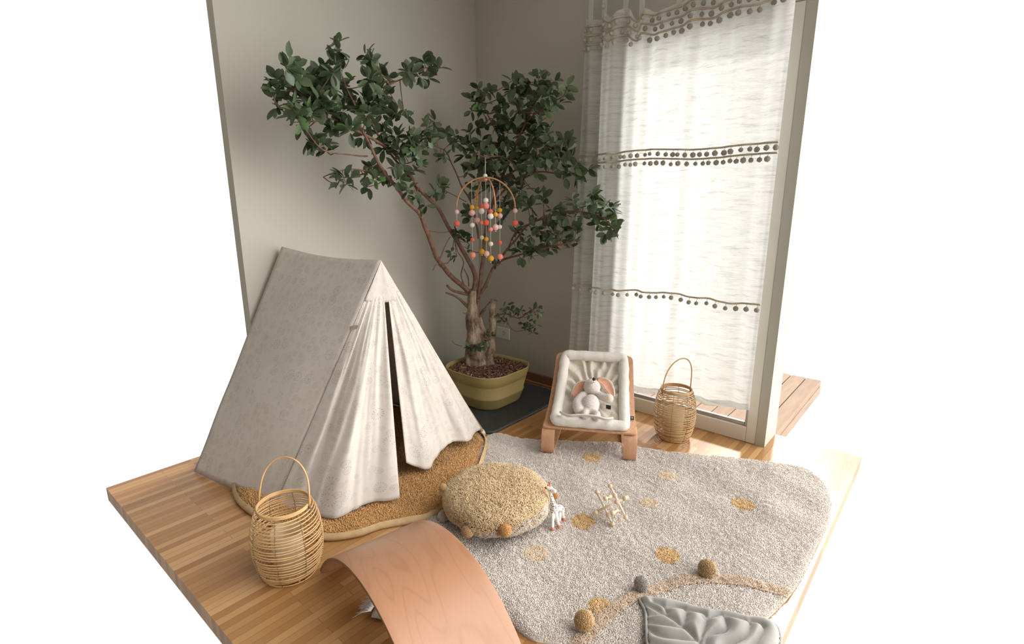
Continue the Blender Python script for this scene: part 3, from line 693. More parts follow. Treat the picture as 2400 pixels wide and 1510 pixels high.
# right front leg end sticking out of the cloth
# front valance
Lp = lambda k: A_.lerp(FL, k); Rp = lambda k: A_.lerp(FR, k)
fN = (FL-A_).cross(FR-A_).normalized(); fN = fN if fN.x > 0 else -fN
KL, KR = .165, .175
def val(u, v):
    l = Lp(KL*v+.0005); r = Rp(KR*v+.0005); p = l.lerp(r, u)
    return p + fN*(.001+.012*v*math.sin(PI*u)) + V((0, 0, -.012*math.sin(PI*u)*v)) + fN*.004*math.sin(u*9+1)*v
finish('front_valance', MB().grid(val, 24, 16, lambda u, v: (u*.2+2.1, v*.17+.3)), TENT, tent, solid=.002)
# flaps
def flap(topA, topB, poly, folds, amp, uo, skew=0):
    bs = spline(poly, 12); cum = [0]
    for i in range(1, len(bs)): cum.append(cum[-1]+(bs[i]-bs[i-1]).length)
    def at(u):
        s_ = u*cum[-1]
        for i in range(1, len(bs)):
            if cum[i] >= s_-1e-9: k = (s_-cum[i-1])/max(1e-9, cum[i]-cum[i-1]); return bs[i-1].lerp(bs[i], k)
        return bs[-1].copy()
    def f(u, v):
        t = topA.lerp(topB, u); p = t.lerp(at(u), v)
        env = math.sin(PI*u)**.5 if 0 < u < 1 else 0
        d = amp*env*(math.sin(u*folds*2*PI+.8*noise.noise(V((u*3, v*2, uo))) )*(.35+.65*min(1, v*2.5)) + .5*math.sin(u*folds*4.3*PI+1.7+v*2)*(1-.5*v))
        d += .020*env*noise.noise(V((u*6, v*2.2, uo+3)))+.008*env*noise.noise(V((u*17, v*4, uo+8)))
        return p + fN*(d*min(1, .12+v*2.2)+amp*.6*env*min(1, v*3)) 
    return f
pl_ = [FL+V((.004, -.004, .012)), fl(705, 1197, .03), fl(752, 1211, .035), fl(810, 1200, .045), fl(875, 1178, .055), fl(937, 1167, .06)]
f = flap(Lp(KL*.8), Lp(KL*.85).lerp(Rp(KR*.85), .5)+fN*.004, pl_, 2.3, .013, 1.0)
finish('door_flap', MB().grid(f, 90, 60, lambda u, v: (u*(.12+.33*v)-.17*v+6, v*.85)), TENT, tent, solid=.0018)
pr_ = [wx(952, 1085, .90), wx(975, 1094, .905), wx(1003, 1096, .91), wx(1022, 1072, .90), wx(1050, 1044, .885), wx(1090, 1030, .86), wx(1128, 1006, .808)]
f = flap(Lp(KL*.85).lerp(Rp(KR*.85), .62)+fN*.004, Rp(KR*.8)+fN*.006, pr_, 1.7, .014, 5.0)
finish('door_flap', MB().grid(f, 80, 60, lambda u, v: (u*(.1+.4*v)+9, v*.8)), TENT, tent, solid=.0018)
tg = A_.lerp(FL, .272)+fN*.004; finish('label_tag', MB().box((-.0015, -.017, -.007), (.0015, .017, .007), Matrix.Translation(tg+V((.012, -.006, 0))) @ Matrix.Rotation(-.1, 4, 'Z')), TAG, tent, smooth=False)

# ================================================================ teddy play mat inside the tent
def blobpoly(pts, n=10): return [(p.x, p.y) for p in spline([V((x, y, 0)) for x, y in pts], n, True)]
MAT = blobpoly([(1.135, -1.36), (1.14, -1.50), (1.05, -1.645), (1.02, -1.74), (.935, -1.835), (.74, -1.90), (.45, -1.92), (.2, -1.80), (.07, -1.55), (.06, -1.2), (.16, -.93), (.4, -.82), (.66, -.80), (.85, -.865), (.985, -1.03), (1.08, -1.2)])
def dome(poly, h, edge, nz=0.008, cell=.02, z0=.0, freq=4):
    """a padded slab with the outline poly: returns MB and a height function"""
    P0 = np.array(poly); c = P0.mean(0)
    def hgt(pts):
        pts = np.atleast_2d(pts); d = polydist(pts, poly, True)
        e = 1-np.exp(-d/edge)
        nn = np.array([noise.noise(V((x*freq, y*freq, h*50))) for x, y in pts])*nz
        return z0+h*np.sqrt(np.clip(e, 0, 1))+nn*e
    mb = MB(); n = len(poly); rings_ = []
    ks = [1, .995, .985, .97, .94, .9, .84, .76, .66, .54, .4, .26, .12]
    base = [V((x, y, z0)) for x, y in poly]; rings_.append(base)
    for k in ks[1:]:
        q = c+(P0-c)*k; hz = hgt(q)-.006; rings_.append([V((x, y, z)) for (x, y), z in zip(q, hz)])
    loft(mb, rings_, True, True)
    return mb, hgt
def surf_pts(poly, spacing, hgt, seed=3, jitter=.5):
    rg = np.random.default_rng(seed); P0 = np.array(poly); lo = P0.min(0); hi = P0.max(0)
    xs = np.arange(lo[0], hi[0], spacing); ys = np.arange(lo[1], hi[1], spacing)
    G = np.stack(np.meshgrid(xs, ys), -1).reshape(-1, 2); G += rg.uniform(-jitter, jitter, G.shape)*spacing
    G = G[inpoly(G, poly)]
    return G
mb, hg = dome(MAT, .034, .03, .012)
G = surf_pts(MAT, .0048, hg); hz = hg(G); e = .004
hz = hz+np.array([noise.noise(V((x*60, y*60, 7)))*.003+noise.noise(V((x*11, y*11, 2)))*.008 for x, y in G])
h0_ = hg(G); hx = hg(G+[e, 0])-h0_+hz; hy = hg(G+[0, e])-h0_+hz
N = np.stack([-(hx-hz)/e, -(hy-hz)/e, np.ones(len(G))], 1); N[:, :2] = np.clip(N[:, :2], -1.5, 1.5)
tm = empty('teddy_playmat', (.6, -1.36, 0), 'round caramel teddy fleece mat on the floor under the tent', 'play mat')
TED = yarn('caramel_teddy', srgb(212, 162, 98), srgb(232, 186, 124))
fuzzy('fleece_top', mb, np.column_stack([G, hz]), N, .0055, .0025, TED, tm, .8)
ed = [V((x, y, 0)) for x, y in MAT]; cen = V((.6, -1.36, 0))
b = MB(); n = len(ed); rr = []
for dz, dr in ((.001, -.004), (.002, .012), (.012, .017), (.022, .014), (.030, .002)):
    rr.append([p+(p-cen).normalized()*(dr+.004*noise.noise(p*9))+V((0, 0, dz+(.006*noise.noise(p*12) if dz > .003 else 0))) for p in ed])
loft(b, rr, False, False); finish('lining_edge', b, LINING, tm)

# ================================================================ rug
def fp(pts): return [(fl(x, y).x, fl(x, y).y) for x, y in pts]
RUG = blobpoly(fp([(1150, 1022), (1220, 1031), (1290, 1037), (1345, 1038), (1420, 1040), (1500, 1052), (1600, 1067), (1766, 1083)]) + [(2.20, -.12), (2.33, -.35), (2.345, -.75), (2.33, -1.05), (2.26, -1.30), (2.10, -1.50)] + fp([(1400, 1524), (1290, 1511), (1232, 1494), (1150, 1420), (1080, 1350), (1030, 1290), (1000, 1225), (1010, 1150), (1085, 1080)]), 8)
C_rug = np.array(srgb(243, 234, 225)[:3]); C_spot = np.array(srgb(240, 204, 150)[:3]); C_pale = np.array(srgb(242, 220, 192)[:3]); C_str = np.array(srgb(232, 208, 184)[:3])
mb, hg = dome(RUG, .016, .012, .012, z0=.0, freq=6)
SPOTS = ((1387, 1072, .043, C_spot), (1563, 1116, .043, C_pale), (1521, 1178, .038, C_pale), (1741, 1179, .046, C_spot), (1367, 1223, .045, C_spot), (1565, 1303, .042, C_spot), (1257, 1296, .042, C_pale), (1405, 1420, .034, C_spot), (1637, 1092, .045, C_rug*.93))
stripe = [(p.x, p.y) for p in spline([fl(x, y, .02) for x, y in ((1320, 1560), (1352, 1510), (1388, 1472), (1440, 1430), (1510, 1390), (1600, 1364), (1700, 1359), (1770, 1368), (1860, 1390))], 6)]
G = surf_pts(RUG, .0040, hg, 5)
G2 = surf_pts(RUG, .0036, hg, 9); keep = polydist(G2, stripe) < .021
for x, y, r, c in SPOTS: p = fl(x, y, .02); keep |= np.hypot(G2[:, 0]-p.x, G2[:, 1]-p.y) < r
G = np.concatenate([G, G2[keep]]); hz = hg(G)
e = .006; N = np.stack([-(hg(G+[e, 0])-hz)/e, -(hg(G+[0, e])-hz)/e, np.ones(len(G))], 1); N[:, :2] = np.clip(N[:, :2], -1, 1)
cols = np.tile(C_rug, (len(G), 1))
cl = np.array([noise.noise(V((x*9, y*9, 4))) for x, y in G]); cols *= (1+.03*cl)[:, None]
for x, y, r, c in SPOTS:
    p = fl(x, y, .02); d = np.hypot(G[:, 0]-p.x, G[:, 1]-p.y); cols[d < r] = c
hz = hz+np.array([noise.noise(V((x*42, y*42, 7)))*.0035+noise.noise(V((x*95, y*95, 3)))*.002 for x, y in G])
sd_ = polydist(G, stripe); cols[sd_ < .021] = C_str; lift = np.where(sd_ < .021, .0035, 0)
rug = empty('round_rug', (1.6, -1.0, 0), 'large rounded cream tufted rug with tan spots and a curved tan stripe', 'rug')
fuzzy('pile', mb, np.column_stack([G, hz+lift]), N, .0042, .0023, RUGM, rug, .5, cols, C_rug, seed=8)
def rugz(p): return float(hg(np.array([[p[0], p[1]]]))[0])
def pombase(name, r, c1, c2, n=900, ln=.16, wd=.075):
    m_ = MB().sphere((0, 0, 0), .85, 16, 10); P_, N_ = ball_points(1, n)
    o = fuzzy(name, m_, P_*.84, N_, ln, wd, yarn(name+'_yarn_'+c1[1], srgb(*c1[0]), srgb(*c2)), None, .5, loc=(0, 0, 0)); COL.objects.unlink(o); return o
PB = {k: pombase('pompom', 1, (c1, k), c2) for k, c1, c2 in (('tan', (196, 158, 110), (226, 190, 142)), ('grey', (170, 162, 152), (202, 194, 182)), ('olive', (182, 150, 108), (212, 180, 134)), ('cream', (214, 200, 184), (236, 224, 210)), ('gold', (206, 152, 88), (232, 182, 118)))}
def pom(parent, c, r, k, label=None, sz=1):
    o = PB[k].copy(); o.name = 'pompom'; COL.objects.link(o); o.parent = parent; o.location = V(c)-parent.location; o.scale = (r, r, r*sz); o.rotation_euler = (0, 0, random.random()*6)
    if label: o['label'] = label
    return o
for x, y, r, k, lb in ((1369, 1457, .030, 'tan', 'tan pompom'), (1504, 1367, .025, 'grey', 'grey pompom'), (1657, 1335, .030, 'olive', 'olive brown pompom')):
    p = fl(x, y, .045); pom(rug, (p.x, p.y, r+.018), r, k, lb)

# ================================================================ pouf
pcn = V((1.349, -1.322, 0)); 
pouf = empty('round_pouf', (pcn.x, pcn.y, .02), 'squashy round floor pouf, tan fleece top, cream underside, ringed with pompoms', 'pouf')
PR, PH = .205, .15
def ppt(th, ph):
    """superellipsoid"""
    c, s_ = math.cos(ph), math.sin(ph); e_ = .8
    r = PR*abs(c)**e_; z = PH/2*math.copysign(abs(s_)**.75, s_)
    r *= 1+.015*math.sin(th*5+1)+.01*math.sin(th*9)
    return V((pcn.x+r*math.cos(th), pcn.y+r*math.sin(th), .022+PH/2+z))
pmid = V((pcn.x, pcn.y, .022+PH/2)); mb = MB().grid(lambda u, v: pmid+(ppt(2*PI*u, -PI/2+PI*v)-pmid)*.97, 48, 30, wrapu=True)
rg = np.random.default_rng(11); PP = []; NN = []; CC = []
ct = np.array(srgb(236, 208, 166)[:3]); cc_ = np.array(srgb(232, 216, 196)[:3])
for i in range(42000):
    sv = rg.uniform(-1, 1); ph = math.asin(sv); th = rg.uniform(0, 2*PI); p = ppt(th, ph); q = ppt(th+.01, ph); r_ = ppt(th, min(ph+.01, 1.57)); 
    n_ = (q-p).cross(r_-p)
    if n_.length < 1e-12: n_ = V((0, 0, 1 if ph > 0 else -1))
    n_.normalize()
    p = p+n_*(.003*noise.noise(p*60)+.003*noise.noise(p*25)); fr_ = max(0, math.cos(th-math.atan2(rt.y*.8-fw.y*.6, rt.x*.8-fw.x*.6)))**2
    PP.append(p); NN.append(n_); edge = -.22+.42*fr_+.05*math.sin(th*6)+.03*math.sin(th*13)
    CC.append(ct if ph > edge else cc_)
fuzzy('pouf_body', mb, np.array([tuple(p) for p in PP]), np.array([tuple(p) for p in NN]), .0042, .0023, RUGM, pouf, .6, np.array(CC), ct, seed=4)
for x, y, r, k, lb, dz in ((1097, 1245, .024, 'tan', 'beige pompom', 0), (1183, 1243, .025, 'gold', 'golden pompom', 0), (1270, 1208, .026, 'cream', 'cream pompom', 0), (1040, 1210, .024, 'cream', 'cream pompom', 0), (1038, 1143, .016, 'tan', 'tan pompom', 0), (1299, 1162, .016, 'gold', 'golden pompom', 0)):
    # find the rim direction at that pixel
    best = min((i*PI/90 for i in range(180)), key=lambda t: abs((lambda d: 1200+FPX*d.dot(rt)/d.dot(FW)-x)(ppt(t, -.35)-CAM)) + (0 if (ppt(t, 0)-pcn).dot(-fw) > -.1 else 60))
    c0 = ppt(best, -.35); dd = V((c0.x-pcn.x, c0.y-pcn.y, 0)).normalized(); c0 = dp(x, y, depth(c0)-r*.8)
    pom(pouf, c0, r, k, lb, 1)

# ================================================================ rattan lanterns
def lantern(name, label, rot, hang, wd_h=1, off_h=0):
    L0 = empty(name, (0, 0, 0), label, 'lantern', 'rattan lanterns')
    def rad(z):
        t = z/.27; return .078+.034*math.sin(PI*min(1, max(0, t)))**.55
    cg = MB(); nr = 23
    for i in range(nr):
        z = .006+i*(.262/(nr-1)); R_ = rad(z); ph = random.random()*6; tl = .003
        cg.tube([(R_*math.cos(a), R_*math.sin(a), z+tl*math.sin(a+ph)) for a in (2*PI*k/40 for k in range(40))], .0024, 6, closed=True)
    for dz in (-.004, .0, .004): R_ = rad(.268); cg.tube([(R_*math.cos(a), R_*math.sin(a), .27+dz) for a in (2*PI*k/40 for k in range(40))], .0036, 6, closed=True)
    finish('woven_cage', cg, RATTAN, L0, loc=(0, 0, 0))
    wv = MB()
    for k in range(8):
        a = 2*PI*k/8+.2; pts = []
        for i in range(60):
            z = .004+i*.266/59; R_ = rad(z)+(.0035 if i % 2 else -.0035); pts.append((R_*math.cos(a), R_*math.sin(a), z))
        wv.tube(pts, .0011, 5)
    finish('binding_wire', wv, WIRE, L0, loc=(0, 0, 0))
    b = MB(); b.lathe([(.004, .003), (rad(0)-.002, .003), (rad(0)-.002, .008), (.004, .008)], seg=32)
    for k in range(-3, 4): b.tube([(k*.02, -.06, .008), (k*.02, .06, .008)], .003, 6)
    finish('base_disc', b, RATTAN, L0, loc=(0, 0, 0))
    b = MB(); b.lathe([(.050, .009), (.052, .012), (.052, .165), (.049, .165), (.049, .014), (.01, .014)], seg=36)
    finish('glass_jar', b, JAR, L0, loc=(0, 0, 0))
    # handle: half hoop leaning to one side
    R_ = rad(.262); hx_, hz_ = hang
    pts = []
    for i in range(33):
        t = i/32; a = PI*t; x = -R_*math.cos(a)
        k = math.sin(a)
        up = .175*(k**.55 if k > 0 else 0)
        wdn = 1-.12*k
        pts.append(V((x*wdn*wd_h+off_h*k, hx_*up, .262+hz_*up)))
    b = MB().tube(pts, .0032, 8); hd = finish('handle', b, RATTAN, L0, loc=(0, 0, 0))
    for sx in (-1, 1): finish('handle_binding', MB().tube([(sx*(R_+.002)*wd_h, 0, .25+.002*i) for i in range(11)], .0045, 7), WIRE, hd, loc=(0, 0, 0))
    L0.rotation_euler.z = rot
    return L0
pr = fl(1577, 1024)
# rim direction towards image right
az_rt = math.atan2(rt.y, rt.x)
l1 = lantern('rattan_lantern', 'open weave rattan lantern by the glass door, right of the baby bouncer', az_rt+.15, (.03, 1), .93, .028); l1.location = (pr.x, pr.y, 0)
pl2 = fl(682, 1336)
l2 = lantern('rattan_lantern', 'open weave rattan lantern in the foreground, left of the curved wooden board', az_rt-.1, (.25, .95)); l2.location = (pl2.x, pl2.y, 0)
l1.scale = (.93, .93, .98); l2.scale = (1, 1, .93)
for c_, lb in ((pr, 'ivory pillar candle inside the lantern by the glass door'), (pl2, 'ivory pillar candle inside the foreground lantern')):
    b = MB().lathe([(.004, .015), (.034, .015), (.035, .018), (.035, .108), (.032, .111), (.012, .108), (.002, .107)], (c_.x, c_.y, 0), 32)
    e_ = empty('pillar_candle', (c_.x, c_.y, .015), lb, 'candle', 'candles in the rattan lanterns')
    finish('wax', b, CANDLE, e_); finish('wick', MB().tube([(c_.x, c_.y, .105), (c_.x+.001, c_.y, .118)], .001, 6), DARK, e_)

# ================================================================ balance board
u_ = V((.19, .98, 0)).normalized()     # across the board
l_ = V((.98, -.19, 0)).normalized()    # along the board
R_b, A0 = .42, math.radians(60); c0 = V((1.216, -1.964, 0))+l_*.247; W_b = .312
def bpt(s_, a, t): # s across 0..1, a angle, t radial offset
    r = R_b+t; zc = -R_b*math.cos(A0)+.0
    return c0+u_*(W_b*s_)+l_*(r*math.sin(a))+V((0, 0, zc+r*math.cos(a)+.0045))
def board_strip(mb, t):
    NS, NA = 16, 60
    def f(u, v):
        a = -A0+2*A0*v
        e_ = max(0, abs(v-.5)*2-.93)/.07; ins = .035*(1-math.sqrt(max(0, 1-e_*e_)))/W_b
        s_ = ins+(1-2*ins)*u
        return bpt(s_, a, t)
    return f, NS, NA
mb = MB(); f, NS, NA = board_strip(mb, 0); mb.grid(f, NS, NA, lambda u, v: (u*W_b+.3, v*.88))
bb = empty('balance_board', tuple(c0+u_*.15), 'curved beech plywood balance board arched over the floor, in the foreground', 'balance board')
o = finish('bent_board', mb, [BOARD, BOARDE], bb, solid=.010, off=1, bevel=.002); o.modifiers['solid'].material_offset_rim = 1

# ================================================================ fringed cushion under the board
pc2 = fl(888, 1425, .03); fc = empty('fringed_throw', (pc2.x, pc2.y, 0), 'cream throw with a white fringe peeping out under the wooden board', 'throw')
b = MB(); q0 = fl(868, 1440, .02); 
dirs = (fl(900, 1447, .02)-q0).normalized(); qn = V((-dirs.y, dirs.x, 0))
def thr(u, v):
    p = q0+dirs*(.20*u)+qn*(.005+.11*v*(.5+.5*u)); return V((p.x, p.y, .004+.022*math.sin(PI*min(1, max(0, v)))**.6*(.5+.5*math.sin(PI*u))+.004*noise.noise(p*30)))
b.grid(thr, 20, 14, lambda u, v: (u, v)); finish('woven_cloth', b, STRAP, fc, solid=.003, off=1)
fg = MB()
for i in range(46):
    v = i/45; p = q0+qn*(.005+.055*v)+V((0, 0, .008)); ang = random.uniform(-.5, .5)
    dd = (-dirs*math.cos(ang)+qn*math.sin(ang)+qn*(-.5+.9*v))*random.uniform(.025, .05)
    fg.tube([p, p+dd*.5+V((0, 0, random.uniform(0, .006))), p+dd+V((0, 0, -.004))], [.0018, .0015, .0008], 5)
finish('fringe', fg, STRING, fc)

# ================================================================ baby bouncer
bw = V((.872, .489, 0)); bn = V((.489, -.872, 0)); bf = V((1.353, -.667, .0))
ro = empty('baby_bouncer', tuple(bf-bn*.25), 'beech plywood baby bouncer with a padded cream cushion, on the rug edge', 'baby bouncer')
PROF = spline([V((.012, .147, 0)), V((-.06, .165, 0)), V((-.16, .205, 0)), V((-.26, .270, 0)), V((-.33, .345, 0)), V((-.375, .412, 0))], 8)
def pf(v):
    k = v*(len(PROF)-1); i = min(int(k), len(PROF)-2); return PROF[i].lerp(PROF[i+1], k-i)
def seat(s_, v, h=0):
    """s -1..1 across, v 0 front..1 top, h above the surface"""
    p = pf(v); q = pf(min(1, v+.01)); p2 = pf(max(0, v-.01)); t = (q-p2).normalized(); nn = V((-t.y, t.x, 0)); 
    if nn.y < 0: nn = -nn
    hw = .222-.022*v
    pp = p+nn*h
    return bf+bw*(s_*hw)+bn*pp.x+V((0, 0, pp.y))
def seatr(u, v):
    e_ = max(0, (v-.9)/.1); s_ = (2*u-1)*(1-.16*(1-math.sqrt(max(0, 1-e_*e_)))); e2 = max(0, (.04-v)/.04); s_ *= 1-.05*(1-math.sqrt(max(0, 1-e2*e2)))
    return seat(s_, v)
finish('seat_shell', MB().grid(seatr, 30, 40), BEECH, ro, solid=.011, off=0, bevel=.002)
for sx in (-1, 1):
    cy_ = bf+bw*(sx*.194)
    zz = .018
    path = spline([V((-.06, .152, 0)), V((-.02, .145, 0)), V((.016, .125, 0)), V((.030, .08, 0)), V((.028, .040, 0)), V((.005, .022, 0)), V((-.09, .022, 0)), V((-.25, .022, 0)), V((-.38, .028, 0)), V((-.44, .05, 0)), V((-.45, .09, 0)), V((-.40, .17, 0)), V((-.31, .31, 0))], 6)
    mb = MB().grid(lambda u, v: (lambda k: cy_-bw*(sx*.055*max(0, v-.45))+bw*((u-.5)*.062)+bn*k.x+V((0, 0, k.y)))(path[min(len(path)-1, int(round(v*(len(path)-1))))]), 2, len(path)-1)
    finish('rocker_runner', mb, BEECH, ro, solid=.009, off=0, bevel=.0015)
# cushion
cu2 = MB()
def quilt(u, v):
    s_ = (2*u-1)*.76; vv = .10+.84*v; p = seat(s_, vv)
    du = min(u, 1-u)*.36; dv = min(v, 1-v)*.46; ed_ = min(1, min(du, dv)/.03)
    wr = math.sin(math.atan2(v-.42, (u-.5)*.9)*20+2.5*noise.noise(V((u*5, v*5, 1))))*.009*min(1, math.hypot(v-.42, u-.5)*3)
    sm_ = min(abs(math.sin((u*1.0+v)*PI*3.5)), abs(math.sin((u-v)*PI*3.5))); wr *= (.35 if v < .45 else 1)
    h = .012+.008*ed_+wr*ed_-.005*math.exp(-sm_/.08)*ed_+.006*noise.noise(V((u*9, v*9, 0)))*ed_
    return seat(s_, vv, h)
finish('quilted_liner', MB().grid(quilt, 60, 70), CUSHI, ro, solid=.008, off=-1)
pts = []; rs = []
def rimpath():
    out = []
    v0, v1 = .085, .935
    sw = .755
    for k in range(14): out.append((-sw+2*sw*k/14, v0))
    for k in range(20): out.append((sw, v0+(v1-v0)*k/20))
    for k in range(14): out.append((sw-2*sw*k/14, v1))
    for k in range(20): out.append((-sw, v1-(v1-v0)*k/20))
    return out
rp = rimpath(); n = len(rp)
for i, (s_, v) in enumerate(rp):
    p = seat(s_, v, .028); pts.append(p); cor = min(abs(abs(s_)-.755)+0, 1)
    rs.append(.027+.0018*math.sin(i*1.9)+.0012*math.sin(i*4.7))
finish('cushion_rim', MB().tube(pts, rs, 14, closed=True), CUSH, ro, sub=1)
_c = seat(.93, .27, .012); plate('side_tag', _c, bw, seat(.93, .35)-seat(.93, .2), .017, .022, .002, BLACK, ro)
plate('tag_print', _c+(CAM-_c).normalized()*.002, bw, seat(.93, .35)-seat(.93, .2), .008, .010, .001, ALU, ro)
def strip(name, A, wd, mat, th=.006, up=.0):
    S = spline(A, 6); mbx = MB()
    def f(u, v):
        i = v*(len(S)-1); j = min(int(i), len(S)-2); p = S[j].lerp(S[j+1], i-j); t = (S[j+1]-S[j]).normalized(); sd2 = t.cross(V((0, 0, 1))).cross(t)
        k = 1-.35*abs(2*v-1)**6
        return p+(bn*.6+V((0, 0, .55)))*(u-.5)*wd*k
    mbx.grid(f, 6, 30); return finish(name, mbx, mat, ro, solid=th)
def sp_px(x, y, h=.05):
    """point a height h above the seat, seen at that pixel"""
    best = None
    for i in range(41):
        for j in range(41):
            p = seat(-1+i/20, j/40, h); d = p-CAM; z = d.dot(FW); e_ = (1200+FPX*d.dot(rt)/z-x)**2+(755-FPX*d.dot(UP)/z-y)**2
            if best is None or e_ < best[0]: best = (e_, p)
    return best[1]
strip('belt', [sp_px(1310, 966, .070), sp_px(1330, 976, .080), sp_px(1358, 981, .088), sp_px(1390, 984, .088), sp_px(1418, 985, .078), sp_px(1438, 980, .066)], .030, STRAP)
strip('belt_underside', [sp_px(1317, 977, .048), sp_px(1332, 982, .048), sp_px(1345, 983, .046)], .014, BLACK, .003)

# ================================================================ plush rabbit
rb = empty('plush_rabbit', tuple(sp_px(1388, 950, .02)), 'pale plush bunny with peach lined ears lying in the baby bouncer', 'soft toy')
B0 = sp_px(1386, 948, .065); H0 = sp_px(1389, 907, .075); 
axis = (H0-B0).normalized(); 
def Rz(d, n=None):
    q = d.to_track_quat('Z', 'Y').to_matrix(); return q
bd = MB(); Rb = Rz(axis)
bd.sphere(B0, (.043, .040, .055), 20, 14, Rb); bd.sphere(H0+V((0, 0, .004)), (.043, .041, .040), 20, 14)
bd.sphere(H0+V((.002, -.010, .022))-fw*.008, (.022, .022, .02), 16, 10)
def lim(mb, P, R): mb.tube(spline(P, 6), [R[0]+(R[1]-R[0])*i/(6*(len(P)-1)) for i in range(6*(len(P)-1)+1)], 14); mb.sphere(P[-1], R[1], 14, 9); mb.sphere(P[0], R[0], 14, 9)
lim(bd, [sp_px(1368, 925, .06), sp_px(1356, 945, .062), sp_px(1356, 962, .06)], (.021, .026))
lim(bd, [sp_px(1404, 925, .06), sp_px(1418, 930, .07), sp_px(1429, 936, .078)], (.018, .024))
lim(bd, [sp_px(1378, 965, .055), sp_px(1374, 968, .062), sp_px(1371, 974, .066)], (.020, .018))
lim(bd, [sp_px(1396, 968, .055), sp_px(1397, 973, .062), sp_px(1398, 979, .066)], (.020, .018))
finish('body', bd, PLUSH, rb, remesh=.004)
def ear(P, wd, nrm):
    S = spline(P, 8); n = len(S)
    def f(side):
        def g(u, v):
            i = v*(n-1); j = min(int(i), n-2); p = S[j].lerp(S[j+1], i-j); t = (S[j+1]-S[j]).normalized(); sd2 = t.cross(nrm).normalized(); nn = sd2.cross(t)
            w_ = wd*(math.sin(PI*min(1, .03+v*.93))**.75); x = (2*u-1)
            return p+sd2*x*w_+nn*(side+.35*w_*x*x)
        return g
    return f
for P in ([sp_px(1379, 896, .078), sp_px(1362, 903, .066), sp_px(1350, 916, .054), sp_px(1342, 931, .046)], [sp_px(1400, 891, .078), sp_px(1416, 899, .066), sp_px(1428, 914, .054), sp_px(1437, 931, .048)]):
    g = ear(P, .028, -fw+V((0, 0, .6)))
    er = finish('ear', MB().grid(g(-.002), 8, 20), PLUSH, rb, solid=.007, off=0)
    finish('ear_lining', MB().grid(lambda u, v: g(.004)(.12+.76*u, .05+.9*v), 8, 20), EARP, er, solid=.001)
fdir = (CAM-H0).normalized()
nz_ = H0-fw*.012+V((0, 0, .036)); nz_ = dp(1392, 889, depth(H0)-.046)
b = MB().sphere(nz_, (.0085, .0085, .006), 12, 8, Rz(fdir)); finish('nose', b, BLACK, rb)
b = MB(); b.tube([dp(1391, 893, depth(H0)-.046), dp(1390, 897, depth(H0)-.045), dp(1386, 900, depth(H0)-.043)], .0008, 5); b.tube([dp(1390, 897, depth(H0)-.045), dp(1395, 898, depth(H0)-.043)], .0008, 5); finish('mouth_stitching', b, BLACK, rb)
pw = dp(1427, 934, depth(sp_px(1429, 936, .078))-.017); finish('paw_pad', MB().sphere(pw, (.012, .014, .006), 14, 8, Rz((CAM-pw).normalized())), PAWP, rb)
tgp = sp_px(1424, 954, .030); plate('black_label', tgp, bw+bn*.3, UP+FW*-.4, .024, .022, .002, BLACK, rb)

# ================================================================ giraffe toy
gz = .022; q1 = fl(1295, 1242, gz); q2 = fl(1310, 1236, gz); q3 = fl(1311, 1226, gz); q4 = fl(1321, 1219, gz)
gir = empty('toy_giraffe', tuple((q1+q4)/2), 'small white rubber giraffe toy with brown spots leaning by the pouf', 'toy giraffe')
D1 = (depth(q1)+depth(q2))/2; D2 = (depth(q3)+depth(q4))/2
chest = dp(1299, 1193, (D1*.6+D2*.4)); rump = dp(1313, 1191, D2-.005); nb = dp(1296, 1178, D1+.01); nt_ = dp(1290, 1158, D1+.012); hd_ = dp(1290, 1148, D1+.010); mz = dp(1300, 1152, D1-.006)
gm_ = MB()
def cap(P, R, seg=12):
    S = spline(P, 5); rr_ = []
    for i in range(len(P)-1):
        for k in range(5): rr_.append(R[i]+(R[i+1]-R[i])*k/5)
    rr_.append(R[-1]); gm_.tube(S, rr_, seg); gm_.sphere(P[0], R[0], seg, 8); gm_.sphere(P[-1], R[-1], seg, 8)
cap([chest, (chest+rump)/2+V((0, 0, .001)), rump], [.0145, .0135, .0125]); cap([chest+V((0, 0, .004)), nb, nt_, hd_], [.013, .0092, .0072, .008])
for q, top in ((q1, chest+V((-.004, -.004, -.006))), (q2, chest+V((.006, .0, -.006))), (q3, rump+V((-.005, .002, -.006))), (q4, rump+V((.005, .004, -.004)))):
    m_ = top.lerp(q, .55)-fw*.004; cap([top, m_, q+V((0, 0, .008))], [.010, .0062, .0065]); gm_.sphere(q+V((0, 0, .006))-fw*.002, (.0085, .0085, .008), 12, 8)
gm_.sphere(hd_, (.0135, .0135, .012), 16, 10); cap([hd_, (hd_+mz)/2, mz], [.011, .0095, .0075])
GM = M('white_rubber_spotted', srgb(230, 226, 218), .45)
cO = GM.coord('Object'); vo = GM.n('TexVoronoi'); vo.inputs['Scale'].default_value = 115; GM.l(cO, vo.inputs['Vector']); vo.inputs['Randomness'].default_value = .35
sz = GM.n('SeparateXYZ'); GM.l(cO, sz.inputs[0])
spot = GM.math('MULTIPLY', GM.math('LESS_THAN', vo.outputs['Distance'], .34), GM.math('MULTIPLY', GM.math('GREATER_THAN', sz.outputs[2], .052), GM.math('LESS_THAN', sz.outputs[2], .128)))
c = GM.mix(spot, srgb(232, 228, 220), srgb(112, 78, 66)); c = GM.mix(GM.math('LESS_THAN', sz.outputs[2], .013), c, srgb(206, 128, 106)); GM.color(c)
finish('body', gm_, GM.m, gir, remesh=.0022)
HORN = speckle('terracotta_rubber', srgb(204, 116, 94), srgb(194, 106, 86), .45, 60)
